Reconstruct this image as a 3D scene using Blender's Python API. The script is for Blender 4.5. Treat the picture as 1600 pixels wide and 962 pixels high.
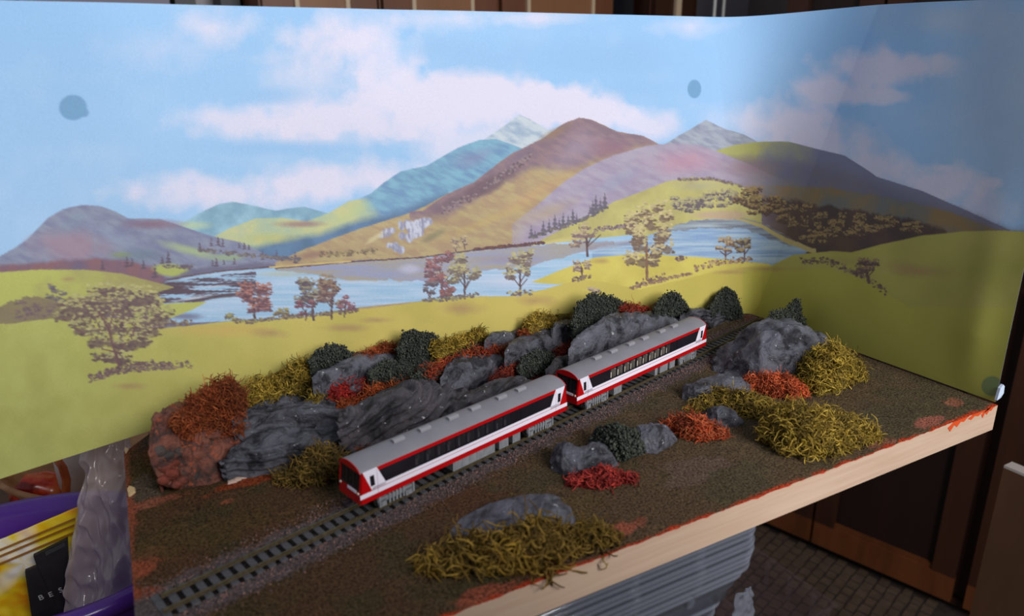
import bpy, math, random
import numpy as np
from mathutils import Vector, Matrix, noise as mn
random.seed(7); rng = np.random.default_rng(7)
for o in list(bpy.data.objects): bpy.data.objects.remove(o)
SC = bpy.context.scene; COL = SC.collection
S = 0.001                      # everything below is written in millimetres
# ------------------------------------------------------------------ camera
CAM = np.array([-455.26, -209.82, 197.27]); YAW, PIT, ROL, FPX = 0.4986, -0.3155, -0.0095, 1121.57
def _rot():
    f = np.array([math.sin(YAW)*math.cos(PIT), math.cos(YAW)*math.cos(PIT), math.sin(PIT)])
    r = np.cross(f, [0, 0, 1.]); r /= np.linalg.norm(r); u = np.cross(r, f); c, s = math.cos(ROL), math.sin(ROL)
    return np.array([c*r+s*u, -s*r+c*u, f])
RM = _rot()
cd = bpy.data.cameras.new('camera'); co = bpy.data.objects.new('camera', cd); COL.objects.link(co)
cd.sensor_width = 36; cd.sensor_fit = 'HORIZONTAL'; cd.lens = FPX/1600*36; cd.clip_start = .01; cd.clip_end = 30
m = Matrix([[RM[0][i], RM[1][i], -RM[2][i]] for i in range(3)]).to_4x4(); m.translation = Vector(CAM*S); co.matrix_world = m
cd.dof.use_dof = True; cd.dof.focus_distance = .50; cd.dof.aperture_fstop = 10.0
SC.camera = co
# ------------------------------------------------------------------ world, light, exposure
W = bpy.data.worlds.new('room_light'); SC.world = W; W.use_nodes = True
W.node_tree.nodes['Background'].inputs[0].default_value = (.80, .86, 1, 1)
W.node_tree.nodes['Background'].inputs[1].default_value = .27
def area(name, loc, tgt, sx, sy, power, col):
    l = bpy.data.lights.new(name, 'AREA'); l.shape = 'RECTANGLE'; l.size = sx; l.size_y = sy; l.energy = power; l.color = col
    o = bpy.data.objects.new(name, l); COL.objects.link(o); o.location = Vector(loc)*S
    o.rotation_euler = (Vector(tgt)-Vector(loc)).to_track_quat('-Z', 'Y').to_euler(); return o
area('window_daylight', (-30, -1150, 700), (-260, 150, 80), .62, .80, 25.5, (1, .985, .97))
SC.view_settings.view_transform = 'Standard'; SC.view_settings.look = 'None'; SC.view_settings.gamma = 1
SC.view_settings.use_curve_mapping = False; SC.view_settings.exposure = 0.0
# ------------------------------------------------------------------ helpers
def ray(u, v): return RM.T @ np.array([(u-800)/FPX, -(v-481)/FPX, 1.])
def onz(u, v, z=0.): d = ray(u, v); return CAM+d*(z-CAM[2])/d[2]
def ony(u, v, y): d = ray(u, v); return CAM+d*(y-CAM[1])/d[1]
def onp(u, v, p0, n): d = ray(u, v); return CAM+d*((np.array(p0)-CAM)@n)/(d@n)
TH = .2606; TC, TS = math.cos(TH), math.sin(TH); TN = np.array([-TS, TC, 0]); T0 = np.array([0, 183.65, 0])
def onoff(u, v, off): return onp(u, v, T0+TN*off, TN)      # vertical plane parallel to the track
def lin(c): c = np.asarray(c, float)/255; return np.where(c <= .04045, c/12.92, ((c+.055)/1.055)**2.4)
def L(r, g, b, k=1.): return tuple(float(x)*k for x in lin((r, g, b)))+(1,)
def vnoise(x, y, seed=0):
    xi, yi = np.floor(x), np.floor(y); xf, yf = x-xi, y-yi; xf = xf*xf*(3-2*xf); yf = yf*yf*(3-2*yf)
    def h(a, b): t = np.sin(a*127.1+b*311.7+seed*74.7)*43758.5453; return t-np.floor(t)
    return (h(xi, yi)*(1-xf)+h(xi+1, yi)*xf)*(1-yf)+(h(xi, yi+1)*(1-xf)+h(xi+1, yi+1)*xf)*yf
def fbm(x, y, o=4, seed=0):
    r = 0; a = .5; t = 0
    for k in range(o): r = r+a*vnoise(x*2**k, y*2**k, seed+k*17); t += a; a *= .5
    return r/t
def link(name, me, mat=None, parent=None, kind=None, smooth=False):
    o = bpy.data.objects.new(name, me); COL.objects.link(o)
    if mat is not None:
        for mm in (mat if isinstance(mat, (list, tuple)) else [mat]): me.materials.append(mm)
    if parent is not None: o.parent = parent
    if kind: o['kind'] = kind
    if smooth: me.polygons.foreach_set('use_smooth', [True]*len(me.polygons))
    return o
def mesh(name, V, F, mat=None, parent=None, kind=None, smooth=False, mi=None, col=None):
    me = bpy.data.meshes.new(name); V = np.asarray(V, np.float32)*S
    if isinstance(F, np.ndarray):
        n = F.shape[1]; me.vertices.add(len(V)); me.vertices.foreach_set('co', V.ravel())
        me.loops.add(F.size); me.loops.foreach_set('vertex_index', F.astype(np.int32).ravel())
        me.polygons.add(len(F)); me.polygons.foreach_set('loop_start', np.arange(0, F.size, n, dtype=np.int32))
        me.update(calc_edges=True); me.validate()
    else: me.from_pydata(V.tolist(), [], F)
    if col is not None:
        a = me.color_attributes.new('Col', 'FLOAT_COLOR', 'POINT'); c = np.ones((len(V), 4), np.float32); c[:, :3] = col
        a.data.foreach_set('color', c.ravel())
    o = link(name, me, mat, parent, kind, smooth)
    if mi is not None: me.polygons.foreach_set('material_index', mi)
    return o
def tag(o, label, cat, group=None, kind=None):
    o['label'] = label
    if cat: o['category'] = cat
    if group: o['group'] = group
    if kind: o['kind'] = kind
    return o
def thing(name, loc, rz=0, label='', cat='', group=None):
    o = bpy.data.objects.new(name, None); COL.objects.link(o); o.location = Vector([float(t) for t in loc])*S; o.rotation_euler = (0, 0, rz)
    o.empty_display_size = .01; return tag(o, label, cat, group)
class MB:
    def __init__(s): s.V = []; s.F = []; s.M = []
    def add(s, V, F, m=0):
        b = len(s.V); s.V += [tuple(map(float, v)) for v in V]; s.F += [[b+i for i in f] for f in F]; s.M += [m]*len(F)
    def box(s, x0, x1, y0, y1, z0, z1, m=0, b=0):
        if b:                                            # chamfered along its four long (x) edges
            p = [(y0+b, z0), (y1-b, z0), (y1, z0+b), (y1, z1-b), (y1-b, z1), (y0+b, z1), (y0, z1-b), (y0, z0+b)]
            s.add([(x0, *q) for q in p]+[(x1, *q) for q in p], [[i, (i+1) % 8, 8+(i+1) % 8, 8+i] for i in range(8)]+[list(range(7, -1, -1)), list(range(8, 16))], m); return
        s.add([(x, y, z) for x in (x0, x1) for y in (y0, y1) for z in (z0, z1)],
              [[0, 1, 3, 2], [4, 6, 7, 5], [0, 4, 5, 1], [2, 3, 7, 6], [0, 2, 6, 4], [1, 5, 7, 3]], m)
    def prism(s, poly, y0, y1, m=0):                     # polygon in x,z extruded along y
        n = len(poly); s.add([(p[0], y0, p[1]) for p in poly]+[(p[0], y1, p[1]) for p in poly],
              [[i, (i+1) % n, n+(i+1) % n, n+i] for i in range(n)]+[list(range(n-1, -1, -1)), list(range(n, 2*n))], m)
    def hexa(s, P, m=0):                                 # 8 corners, bottom ring then top ring
        s.add(P, [[0, 3, 2, 1], [4, 5, 6, 7], [0, 1, 5, 4], [1, 2, 6, 5], [2, 3, 7, 6], [3, 0, 4, 7]], m)
    def cyl(s, c, r, h, ax=1, n=16, m=0, r2=None):
        r2 = r if r2 is None else r2; V = []
        for k, rr in ((0, r), (1, r2)):
            for i in range(n):
                a = 2*math.pi*i/n; q = [rr*math.cos(a), rr*math.sin(a)]; q.insert(ax, (k-.5)*h); V.append([q[j]+c[j] for j in range(3)])
        s.add(V, [[i, (i+1) % n, n+(i+1) % n, n+i] for i in range(n)]+[list(range(n-1, -1, -1)), list(range(n, 2*n))], m)
    def build(s, name, mat, parent=None, kind=None, smooth=False):
        o = mesh(name, s.V, s.F, mat, parent, kind, smooth, s.M)
        import bmesh; bm = bmesh.new(); bm.from_mesh(o.data); bmesh.ops.recalc_face_normals(bm, faces=bm.faces); bm.to_mesh(o.data); bm.free(); return o
# ------------------------------------------------------------------ materials
def mat(name, col=(.5, .5, .5, 1), rough=.6, spec=.5, metal=0, alpha=None):
    m_ = bpy.data.materials.new(name); m_.use_nodes = True; nt = m_.node_tree; b = nt.nodes['Principled BSDF']
    b.inputs['Base Color'].default_value = col; b.inputs['Roughness'].default_value = rough
    b.inputs['Specular IOR Level'].default_value = spec; b.inputs['Metallic'].default_value = metal
    if alpha is not None: b.inputs['Alpha'].default_value = alpha
    return m_
def N(m_, t, **k):
    n = m_.node_tree.nodes.new(t)
    for a, v in k.items():
        if a[0] == '_': setattr(n, a[1:], v)
        else: n.inputs[a.replace('__', ' ')].default_value = v
    return n
def LK(m_, a, ao, b, bi): m_.node_tree.links.new(a.outputs[ao], b.inputs[bi])
def coords(m_, obj=True, scale=(1, 1, 1), rot=(0, 0, 0)):
    t = N(m_, 'ShaderNodeTexCoord'); mp = N(m_, 'ShaderNodeMapping'); mp.inputs['Scale'].default_value = scale; mp.inputs['Rotation'].default_value = rot
    LK(m_, t, 'Object', mp, 'Vector'); return mp
def bump(m_, src, out, strength, dist=.001):
    b = m_.node_tree.nodes['Principled BSDF']; bp = N(m_, 'ShaderNodeBump', Strength=strength, Distance=dist); LK(m_, src, out, bp, 'Height'); LK(m_, bp, 'Normal', b, 'Normal')
def ramp(m_, src, out, stops):
    r = N(m_, 'ShaderNodeValToRGB'); e = r.color_ramp.elements
    while len(e) < len(stops): e.new(.5)
    for i, (p, c) in enumerate(stops): e[i].position = p; e[i].color = c
    LK(m_, src, out, r, 'Fac'); return r
def noisy(name, c1, c2, scale, rough=.6, bs=.3, bd=.0005, spec=.4, stretch=(1, 1, 1), detail=6, p=(.35, .65)):
    m_ = mat(name, c1, rough, spec); mp = coords(m_, scale=stretch)
    n = N(m_, 'ShaderNodeTexNoise', Scale=scale, Detail=detail, Roughness=.6); LK(m_, mp, 0, n, 'Vector')
    r = ramp(m_, n, 0, [(p[0], c1), (p[1], c2)]); LK(m_, r, 0, m_.node_tree.nodes['Principled BSDF'], 'Base Color')
    if bs: bump(m_, n, 0, bs, bd)
    return m_
def vcol(name, rough, nscale=900, amt=.25, bs=.5, bd=.0004, spec=.3):
    m_ = mat(name, rough=rough, spec=spec); b = m_.node_tree.nodes['Principled BSDF']
    a = N(m_, 'ShaderNodeAttribute', _attribute_name='Col')
    if amt:
        mp = coords(m_); n = N(m_, 'ShaderNodeTexNoise', Scale=nscale, Detail=5, Roughness=.7); LK(m_, mp, 0, n, 'Vector')
        r = ramp(m_, n, 0, [(.36, (1-amt,)*3+(1,)), (.64, (1+amt,)*3+(1,))])
        x = N(m_, 'ShaderNodeMix', _data_type='RGBA', _blend_type='MULTIPLY'); x.inputs[0].default_value = 1
        LK(m_, a, 'Color', x, 6); LK(m_, r, 0, x, 7); LK(m_, x, 2, b, 'Base Color')
        if bs: bump(m_, n, 0, bs, bd)
    else: LK(m_, a, 'Color', b, 'Base Color')
    return m_
M = {}
M['paper'] = vcol('printed_paper', .55, 1500, .05, .12, .0002, .25)
M['paper_back'] = mat('paper_back', L(225, 228, 232), .7)
M['turf'] = vcol('turf', .95, 950, .85, 1.0, .0016, .1)
M['rail'] = noisy('rail_metal', L(106, 94, 70), L(76, 66, 48), 700, .42, 0)
M['rail'].node_tree.nodes['Principled BSDF'].inputs['Metallic'].default_value = .45
M['sleeper'] = noisy('sleeper_plastic', L(62, 60, 64), L(82, 80, 82), 600, .6, .2)
M['ballast'] = vcol('ballast_stone', .8, 900, 0)
M['red'] = mat('red_paint', L(176, 6, 12), .32); M['white'] = mat('white_paint', L(232, 226, 240), .35)
M['roof'] = noisy('roof_grey', L(120, 118, 125), L(128, 126, 132), 60, .5, 0)
M['vent'] = mat('vent_grey', L(138, 136, 142), .45)
M['grey'] = noisy('underframe_grey', L(118, 120, 126), L(136, 138, 142), 300, .5, 0)
M['black'] = mat('black_plastic', L(26, 24, 28), .4); M['band'] = mat('black_gloss', L(30, 27, 34), .15)
M['pane'] = mat('tinted_pane', L(90, 86, 90), .08, .5, alpha=.14); M['pane_d'] = mat('dark_pane', L(34, 31, 36), .1, .6, alpha=.75)
M['seat'] = mat('seat_cream', L(236, 226, 208), .6); M['seat_d'] = mat('seat_grey', L(130, 126, 134), .6)
M['lamp'] = mat('lamp_lens', L(230, 225, 210), .2); M['wheel'] = mat('wheel_steel', L(90, 88, 86), .35, metal=.8)
M['redlamp'] = mat('red_line', L(120, 30, 50), .5)
# rock: grey plaster, dark wash in patches, pale chips
def rock_mat(name, base, dark, hi=L(205, 205, 210), rough=.42, chips=.665):
    m_ = mat(name, base, rough, .5); b = m_.node_tree.nodes['Principled BSDF']; mp = coords(m_)
    n = N(m_, 'ShaderNodeTexNoise', Scale=70, Detail=9, Roughness=.68, Distortion=.6); LK(m_, mp, 0, n, 'Vector')
    r = ramp(m_, n, 0, [(.40, dark), (.52, base), (.75, tuple(min(1, c*1.5) for c in base[:3])+(1,))])
    n2 = N(m_, 'ShaderNodeTexNoise', Scale=260, Detail=5, Roughness=.7); LK(m_, mp, 0, n2, 'Vector')
    r2 = ramp(m_, n2, 0, [(chips-.015, (0, 0, 0, 1)), (chips+.015, (1, 1, 1, 1))])
    x = N(m_, 'ShaderNodeMix', _data_type='RGBA'); LK(m_, r2, 0, x, 0); LK(m_, r, 0, x, 6); x.inputs[7].default_value = hi
    LK(m_, x, 2, b, 'Base Color')
    ad = N(m_, 'ShaderNodeMath', _operation='ADD'); LK(m_, n, 0, ad, 0); ml = N(m_, 'ShaderNodeMath', _operation='MULTIPLY'); ml.inputs[1].default_value = .35
    LK(m_, n2, 0, ml, 0); LK(m_, ml, 0, ad, 1); bump(m_, ad, 0, 1.0, .0045)
    return m_
M['rock'] = rock_mat('rock_grey', L(86, 86, 95), L(30, 30, 36), rough=.34)
M['rock_l'] = rock_mat('rock_light_grey', L(94, 94, 104), L(36, 36, 43), chips=.665, rough=.36)
M['rock_d'] = rock_mat('rock_dark', L(72, 68, 73), L(26, 25, 29), chips=.665)
M['clay'] = rock_mat('red_clay', L(124, 74, 60), L(72, 52, 47), L(160, 82, 54), .45, .6)
M['core'] = mat('dark_core', L(34, 28, 14), 1)
def strand_mat(n_): return vcol(n_, .75, 400, 0)
M['strand'] = strand_mat('lichen'); M['foam'] = vcol('foam_leaf', .9, 400, 0)
# ------------------------------------------------------------------ terrain
HX = [-475, -461, -437, -413, -372, -341, -307, -252, -217, -180, -121, -60, -19, 0]
HZ = [0, 8, 16, 22, 28, 27, 26, 26, 27, 26, 20, 8, 1, 0]
def ground(x, y):
    off = (y-183.65)*TC-x*TS; lim = (204-183.65)*TC-x*TS
    st = np.interp(x, [-475, -440, -380, -330, -250, -180, -120, -50], [86, 82, 78, 54, 46, 34, 24, 18])
    a = np.clip((off-st)/np.maximum(lim-st, 4), 0, 1); return np.interp(x, HX, HZ)*a*a*(3-2*a)
nx, ny = 420, 190
gx, gy = np.meshgrid(np.linspace(-475.5, 0, nx), np.linspace(0, 204, ny)); gz = ground(gx, gy)
edge = np.minimum.reduce([gx+475.5, -gx, gy, 204-gy]); gz = gz+np.abs(fbm(gx/6, gy/6, 4, 3)-.4)*1.3*np.clip(edge/3, 0, 1)
goff = (gy-183.65)*TC-gx*TS
gz = np.where(np.abs(goff) < 9.5, np.minimum(gz, .25), gz)
g1 = fbm(gx/22, gy/22, 4, 5); g2 = fbm(gx/7, gy/7, 3, 9); t = np.clip((gx+440)/260, 0, 1)[..., None]
c = lin((86, 60, 40))*(1-t)+lin((94, 78, 58))*t
k = np.clip((g1-.45)*4, 0, 1)[..., None]; c = c*(1-k)+(lin((74, 62, 38))*(1-t)+lin((84, 75, 55))*t)*k
def gpatch(c, u, v, r, ry, colr, amt=.8, soft=.35):
    p = onz(u, v); d = np.sqrt(((gx-p[0])/r)**2+((gy-p[1])/ry)**2)+(g2-.5)*1.6
    w = (np.clip((1-d)/soft, 0, 1)*amt)[..., None]; return c*(1-w)+lin(colr)*w
for a in [(215, 700, 14, 9, (120, 66, 44)), (225, 770, 9, 16, (92, 80, 70)), (240, 785, 14, 5, (150, 86, 66)), (205, 800, 3, 20, (150, 80, 60)), (222, 885, 8, 7, (160, 82, 56)), (215, 930, 10, 5, (150, 78, 54)),
          (240, 860, 7, 4, (140, 78, 52)), (400, 750, 24, 5, (150, 66, 34)), (352, 785, 4, 2, (150, 84, 58)), (520, 700, 16, 8, (130, 66, 40)), (960, 830, 16, 5, (170, 92, 70)), (850, 880, 14, 5, (170, 92, 70)),
          (760, 925, 16, 4, (160, 84, 62)), (1490, 630, 10, 6, (150, 94, 72)), (1450, 660, 14, 5, (170, 100, 84)), (1380, 690, 14, 4, (140, 92, 72)), (730, 780, 20, 14, (90, 62, 44)), (860, 800, 24, 18, (96, 78, 50)), (1170, 495, 9, 12, (120, 74, 66)), (1080, 735, 26, 12, (106, 86, 74)),
          (330, 830, 40, 12, (84, 66, 40))]:
    c = gpatch(c, *a)
w = np.clip(1-gy/2.2+(g2-.5)*2.5, 0, 1)[..., None]; c = c*(1-w)+lin((196, 66, 36))*w
w = np.clip(1-(gx+475)/2+(g2-.5)*2, 0, 1)[..., None]*.7; c = c*(1-w)+lin((150, 80, 56))*w
w = np.clip((17-np.abs(goff+2.5))/5+(g2-.5)*2, 0, 1)[..., None]; c = c*(1-w)+lin((96, 84, 84))*w
w = (np.clip((8.9-np.abs(goff))/1.2, 0, 1)*(gx*TC+(gy-183.65)*TS > -483))[..., None]; c = c*(1-w)+lin((30, 26, 26))*w
w = np.clip((gz-2)/4, 0, 1)[..., None]; c = c*(1-w)+(lin((78, 62, 56))*(1-k)+lin((110, 64, 44))*k)*w
idx = np.arange(nx*ny).reshape(ny, nx)
def gridF(idx): return np.stack([idx[:-1, :-1].ravel(), idx[:-1, 1:].ravel(), idx[1:, 1:].ravel(), idx[1:, :-1].ravel()], 1)
board = thing('diorama_board', (-237, 102, -16.8), 0, 'long pale wooden board covered in brown turf with a red painted rim', 'board')
def child(o, par):                       # keep world place under an Empty
    o.parent = par; o.matrix_parent_inverse = Matrix.Translation(-par.location) if par.rotation_euler.z == 0 else (Matrix.Translation(par.location) @ par.rotation_euler.to_matrix().to_4x4()).inverted(); return o
turf = mesh('turf', np.stack([gx.ravel(), gy.ravel(), gz.ravel()+.05], 1), gridF(idx), M['turf'], smooth=True, col=c.reshape(-1, 3)); child(turf, board)
turf['label'] = 'brown and olive scattered turf'
# wood panel: raw pine edge, ragged red paint line along its top
wm = noisy('pine_edge', L(196, 170, 148), L(186, 157, 134), 60, .6, .1, .0002, stretch=(.25, 1, 6))
nt = wm.node_tree; b = nt.nodes['Principled BSDF']; src = b.inputs['Base Color'].links[0].from_node
tcn = N(wm, 'ShaderNodeTexCoord'); sp = N(wm, 'ShaderNodeSeparateXYZ'); LK(wm, tcn, 'Object', sp, 0)
nn = N(wm, 'ShaderNodeTexNoise', Scale=110, Detail=4); mp = coords(wm, scale=(1, 1, .3)); LK(wm, mp, 0, nn, 'Vector')
mr = N(wm, 'ShaderNodeMapRange'); mr.inputs['From Min'].default_value = .38; mr.inputs['From Max'].default_value = .75; mr.inputs['To Min'].default_value = .0004; mr.inputs['To Max'].default_value = -.0014
LK(wm, nn, 0, mr, 'Value'); gt = N(wm, 'ShaderNodeMath', _operation='GREATER_THAN'); LK(wm, sp, 'Z', gt, 0); LK(wm, mr, 0, gt, 1)
mx = N(wm, 'ShaderNodeMix', _data_type='RGBA'); LK(wm, gt, 0, mx, 0); LK(wm, src, 0, mx, 6); mx.inputs[7].default_value = L(172, 52, 28); LK(wm, mx, 2, b, 'Base Color')
q = MB(); q.box(-475.5, 0, 0, 204, -16.8, .03); child(q.build('panel', wm), board)
dm = mat('orange_paint', L(206, 74, 24), .5)
for x0, x1, zt in ((-26, -8, -1.5), (-46, -30, -3), (-12, -3, -2.6)):          # drips brushed over the edge
    q = MB(); n = 7; up = []; lo = []
    for i in range(n):
        x = x0+(x1-x0)*i/(n-1); up.append((x, 0)); lo.append((x-(1-i/(n-1))*3-2, -.6-abs(zt)*1.9*(.35+.65*(i % 2))*(1-i/(n-1))**.6))
    poly = up+lo[::-1]; q.prism([(p[0], p[1]+.1) for p in poly], -.25, .05); child(q.build('paint_drip', dm), board)
    
# ------------------------------------------------------------------ backdrop
def topz(x): return 230.5+(x+488)*.0094
nz = 400
arc_n = 70; nl, nr = 860, 300
tz = np.linspace(0, 1, nz)
def zright(y): return 232.3+10*np.clip(y/150, 0, 1)-3.6*np.clip(y/150, 0, 1)**2
ZT = np.zeros((nz, nl+arc_n+nr))
X = np.zeros((nz, nl+arc_n+nr)); Y = X.copy(); Z = X.copy()
for j in range(nz):
    h = tz[j]; cc_, dd_ = 5+58*h, 7+78*h
    xl = np.linspace(-640, -cc_, nl, endpoint=False); q = np.linspace(0, 1, arc_n, endpoint=False); yr = np.linspace(204-dd_, 1, nr)
    bx_ = (1-q)**2*-cc_+2*q*(1-q)*-.12*cc_; by_ = (1-q)**2*204+2*q*(1-q)*(204-.10*dd_)+q*q*(204-dd_)
    ql = q*q*(3-2*q); ZT[j] = np.concatenate([topz(xl), topz(-cc_)*(1-ql)+zright(204-dd_)*ql, zright(yr)])
    X[j] = np.concatenate([xl, bx_, -3.4*np.exp(-((yr-20)/11)**2)*min(1, h*6)*max(0, 1-1.5*h)])
    Y[j] = np.concatenate([204+0*xl, by_, yr])
bend = (fbm(X/70+Y/60, tz[:, None]*2.6+0*X, 2, 31)-.5)
fade = np.clip(tz[:, None]*3, 0, 1); qa = np.linspace(0, 1, arc_n); onl = np.concatenate([np.ones(nl), 1-qa*qa*(3-2*qa), np.zeros(nr)])[None, :]
Y = Y+1.2+bend*5*fade*onl; X = X+.8+bend*4*fade*(1-onl)
z0 = np.where(X < -455, np.clip(9.5-(-455-X)*.125, -14, 9.5), np.clip(9.5-np.maximum(0, -300+0*X-X)*0, 0, 9.5))
z0 = np.where(X > -455, np.interp(X, [-455, -430, -90, -40, 2], [9.5, 9, 6, .6, .9]), z0)
zt = ZT
Z = z0*(1-tz[:, None])+zt*tz[:, None]
P = np.stack([X.ravel(), Y.ravel(), Z.ravel()], 1); pv = (P-CAM) @ RM.T
U = 800+FPX*pv[:, 0]/pv[:, 2]; V = 481-FPX*pv[:, 1]/pv[:, 2]
C = np.zeros((len(U), 3))
WX = (fbm(U/16, V/16, 3, 41)-.5)*7; WF = (fbm(U/4, V/4, 2, 43)-.5)*3         # brush raggedness
B1 = fbm(U/30, V/30, 4, 51); B2 = fbm((U+V*1.2)/26, (V-U*.45)/7, 4, 53); B3 = fbm(U/60, V/60, 3, 57)
HS = fbm(U/55, V/2.6, 4, 61)
def mix(w, colr):
    global C
    w = np.clip(w, 0, 1)[:, None]; C = C*(1-w)+np.array(colr, float)*w
def mixn(w, c1, c2, n_):
    global C
    w = np.clip(w, 0, 1)[:, None]; n_ = np.clip(n_, 0, 1)[:, None]; C = C*(1-w)+(np.array(c1, float)*(1-n_)+np.array(c2, float)*n_)*w
def curve(pts): a = np.array(pts, float); return np.interp(U, a[:, 0], a[:, 1])
def below(pts, jit=.4, soft=1.2, x0=-9e9, x1=9e9): 
    w = np.clip((V+WX*jit*.5+WF*jit*.5-curve(pts))/soft+.5, 0, 1); return w*((U >= x0) & (U <= x1))
def ell(u, v, ru, rv, soft=.5, jit=0, ang=0):
    ca, sa = math.cos(ang), math.sin(ang); du = (U-u)*ca+(V-v)*sa; dv = -(U-u)*sa+(V-v)*ca
    return np.clip((1-np.sqrt((du/ru)**2+(dv/rv)**2)+(B1-.5)*jit)/soft, 0, 1)
# sky and clouds
tv = np.clip(V/420, 0, 1)[:, None]; C = np.array((150, 202, 250.))*(1-tv)+np.array((164, 206, 244.))*tv
mix((B3-.5)*2*.5, (186, 218, 250))
CLD = (232, 228, 248)
for u, v, ru, rv, s, w in [(335, 42, 75, 34, .9, .8), (250, 75, 120, 40, 1, .35), (540, 62, 110, 60, .8, .95), (600, 110, 70, 70, .7, .8), (500, 120, 100, 50, .9, .6), (400, 190, 150, 36, .7, .85), (520, 190, 150, 44, .6, .9), (650, 160, 110, 60, .6, 1), (760, 150, 140, 50, .5, 1), (830, 160, 150, 42, .5, 1), (900, 175, 90, 34, .5, 1), (750, 220, 160, 60, .7, .8), (700, 30, 120, 22, .9, .6), (830, 28, 110, 16, .9, .8),
                        (280, 298, 110, 32, .7, .8), (480, 285, 110, 36, .7, .95), (600, 280, 80, 40, .8, .9), (370, 305, 140, 36, .9, .8), (1010, 195, 80, 34, .7, .9), (1080, 40, 70, 22, .9, .7), (1170, 190, 120, 36, .8, .6), (1360, 110, 90, 40, .55, .95), (1290, 140, 70, 28, .55, .95), (1420, 100, 50, 26, .5, .9), (1470, 100, 45, 20, .6, .7), (1380, 150, 70, 14, .5, .8), (1230, 200, 80, 50, .55, .95), (1290, 225, 70, 50, .6, .95), (1370, 260, 70, 40, .6, .9), (1480, 290, 70, 40, .55, .9), (1530, 330, 60, 34, .6, .7), (1475, 262, 26, 8, .6, .8), (1550, 285, 20, 10, .6, .8)]:
    mix(ell(u, v, ru*1.08, rv*1.08, s*1.0, .9)*w, CLD)
for u, v, ru, rv in [(760, 90, 110, 34), (880, 90, 120, 36), (980, 90, 110, 40), (1000, 140, 70, 22), (420, 150, 70, 18), (700, 75, 70, 22), (430, 232, 190, 16)]: mix(ell(u, v, ru, rv, .8, .6)*.75, (150, 198, 244))
mix(ell(1600, 120, 190, 240, .9, .4)*.5, (206, 214, 224)); mix(ell(1480, 30, 160, 40, .9, .5)*.4, (206, 214, 224))
# far peaks
mixn(below([(745, 225), (765, 212), (790, 195), (812, 179), (828, 186), (862, 206), (900, 240)], .3, 1.2, 745, 900), (205, 218, 226), (160, 182, 205), (B2-.35)*2.6)
mixn(below([(1035, 228), (1060, 212), (1082, 200), (1103, 187), (1130, 200), (1165, 211), (1195, 228)], .3, 1.2, 1035, 1195), (170, 178, 190), (138, 146, 166), (B2-.35)*2.6)
mixn(below([(280, 352), (310, 334), (340, 319), (365, 315), (400, 322), (430, 329), (455, 325), (475, 323), (520, 335), (560, 350)], .3, 1.2, 280, 560), (160, 205, 222), (120, 164, 188), (B1-.3)*2.5)
mix(ell(300, 352, 40, 9, .8)*.8, (190, 212, 168))
# pale yellow fields
mixn(below([(330, 372), (360, 356), (400, 341), (440, 340), (480, 346), (515, 332), (545, 314), (580, 308), (620, 330)], .3, 1.2, 330, 640), (205, 205, 140), (160, 190, 170), (B1-.3)*2)
mix(ell(470, 350, 48, 7, .7, .5)*.8, (158, 124, 122))
# blue central mountain
mixn(below([(500, 352), (535, 318), (566, 308), (580, 302), (600, 285), (625, 268), (668, 258), (690, 245), (715, 231), (750, 218), (775, 217), (800, 226), (900, 260)], .3, 1.2, 500, 900)*np.clip((U-548-(V-300)*.7)/26, 0, 1), (128, 182, 206), (108, 150, 188), (B2-.3)*2.4)
mix(ell(745, 245, 42, 18, .8, .8, -.4)*.6, (132, 136, 178)); mix(ell(545, 335, 40, 12, .8, .5, -.5)*.8, (196, 206, 140))
mixn(below([(330, 380), (400, 388), (450, 372), (500, 366), (560, 345), (620, 330), (700, 300)], 1, 12, 330, 700), (96, 130, 168), (82, 112, 142), (B1-.3)*2.5)
mix(ell(420, 372, 55, 12, .9)*.8, (196, 196, 120)); mix(ell(372, 362, 20, 12, .9)*.6, (206, 204, 150))
# left mountain
mixn(below([(-80, 430), (0, 400), (22, 388), (45, 372), (75, 340), (100, 326), (128, 320), (158, 322), (180, 330), (200, 341), (250, 342), (280, 352), (310, 362), (340, 371), (375, 378), (400, 390), (430, 404)], .3, 1.2, -200, 440), (142, 150, 172), (124, 128, 158), (B2-.3)*2.4)
mix(ell(110, 385, 85, 34, .6, .7)*.8, (160, 132, 148)); mix(ell(240, 350, 60, 10, .8)*.7, (134, 98, 116)); mix(ell(110, 350, 40, 18, .9, .6, -.5)*.5, (128, 150, 172))
mix(ell(180, 372, 60, 18, .8, .8, .5)*.5, (140, 160, 186)); mix(ell(300, 392, 60, 10, .7, .4, .25)*.9, (170, 190, 140)); mix(ell(190, 398, 22, 7, .8)*.8, (150, 160, 90))
mix(ell(330, 392, 50, 8, .7)*.0, (0, 0, 0)); mix(ell(215, 400, 60, 14, .8, .8)*.5, (104, 128, 142))
mixn(below([(0, 414), (60, 410), (100, 406), (160, 403), (210, 410), (240, 418), (262, 434)], 1.5, 6, -200, 262), (136, 96, 102), (108, 94, 120), (B1-.3)*2.4)
mix(ell(265, 422, 34, 11, .4, .4, .1), (176, 184, 96)); mix(ell(355, 402, 34, 7, .6), (150, 170, 140))
mixn(below([(262, 436), (300, 420), (340, 416), (400, 410), (450, 412)], 1, 5, 255, 450)*.8, (118, 108, 136), (96, 96, 120), B1)
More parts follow.
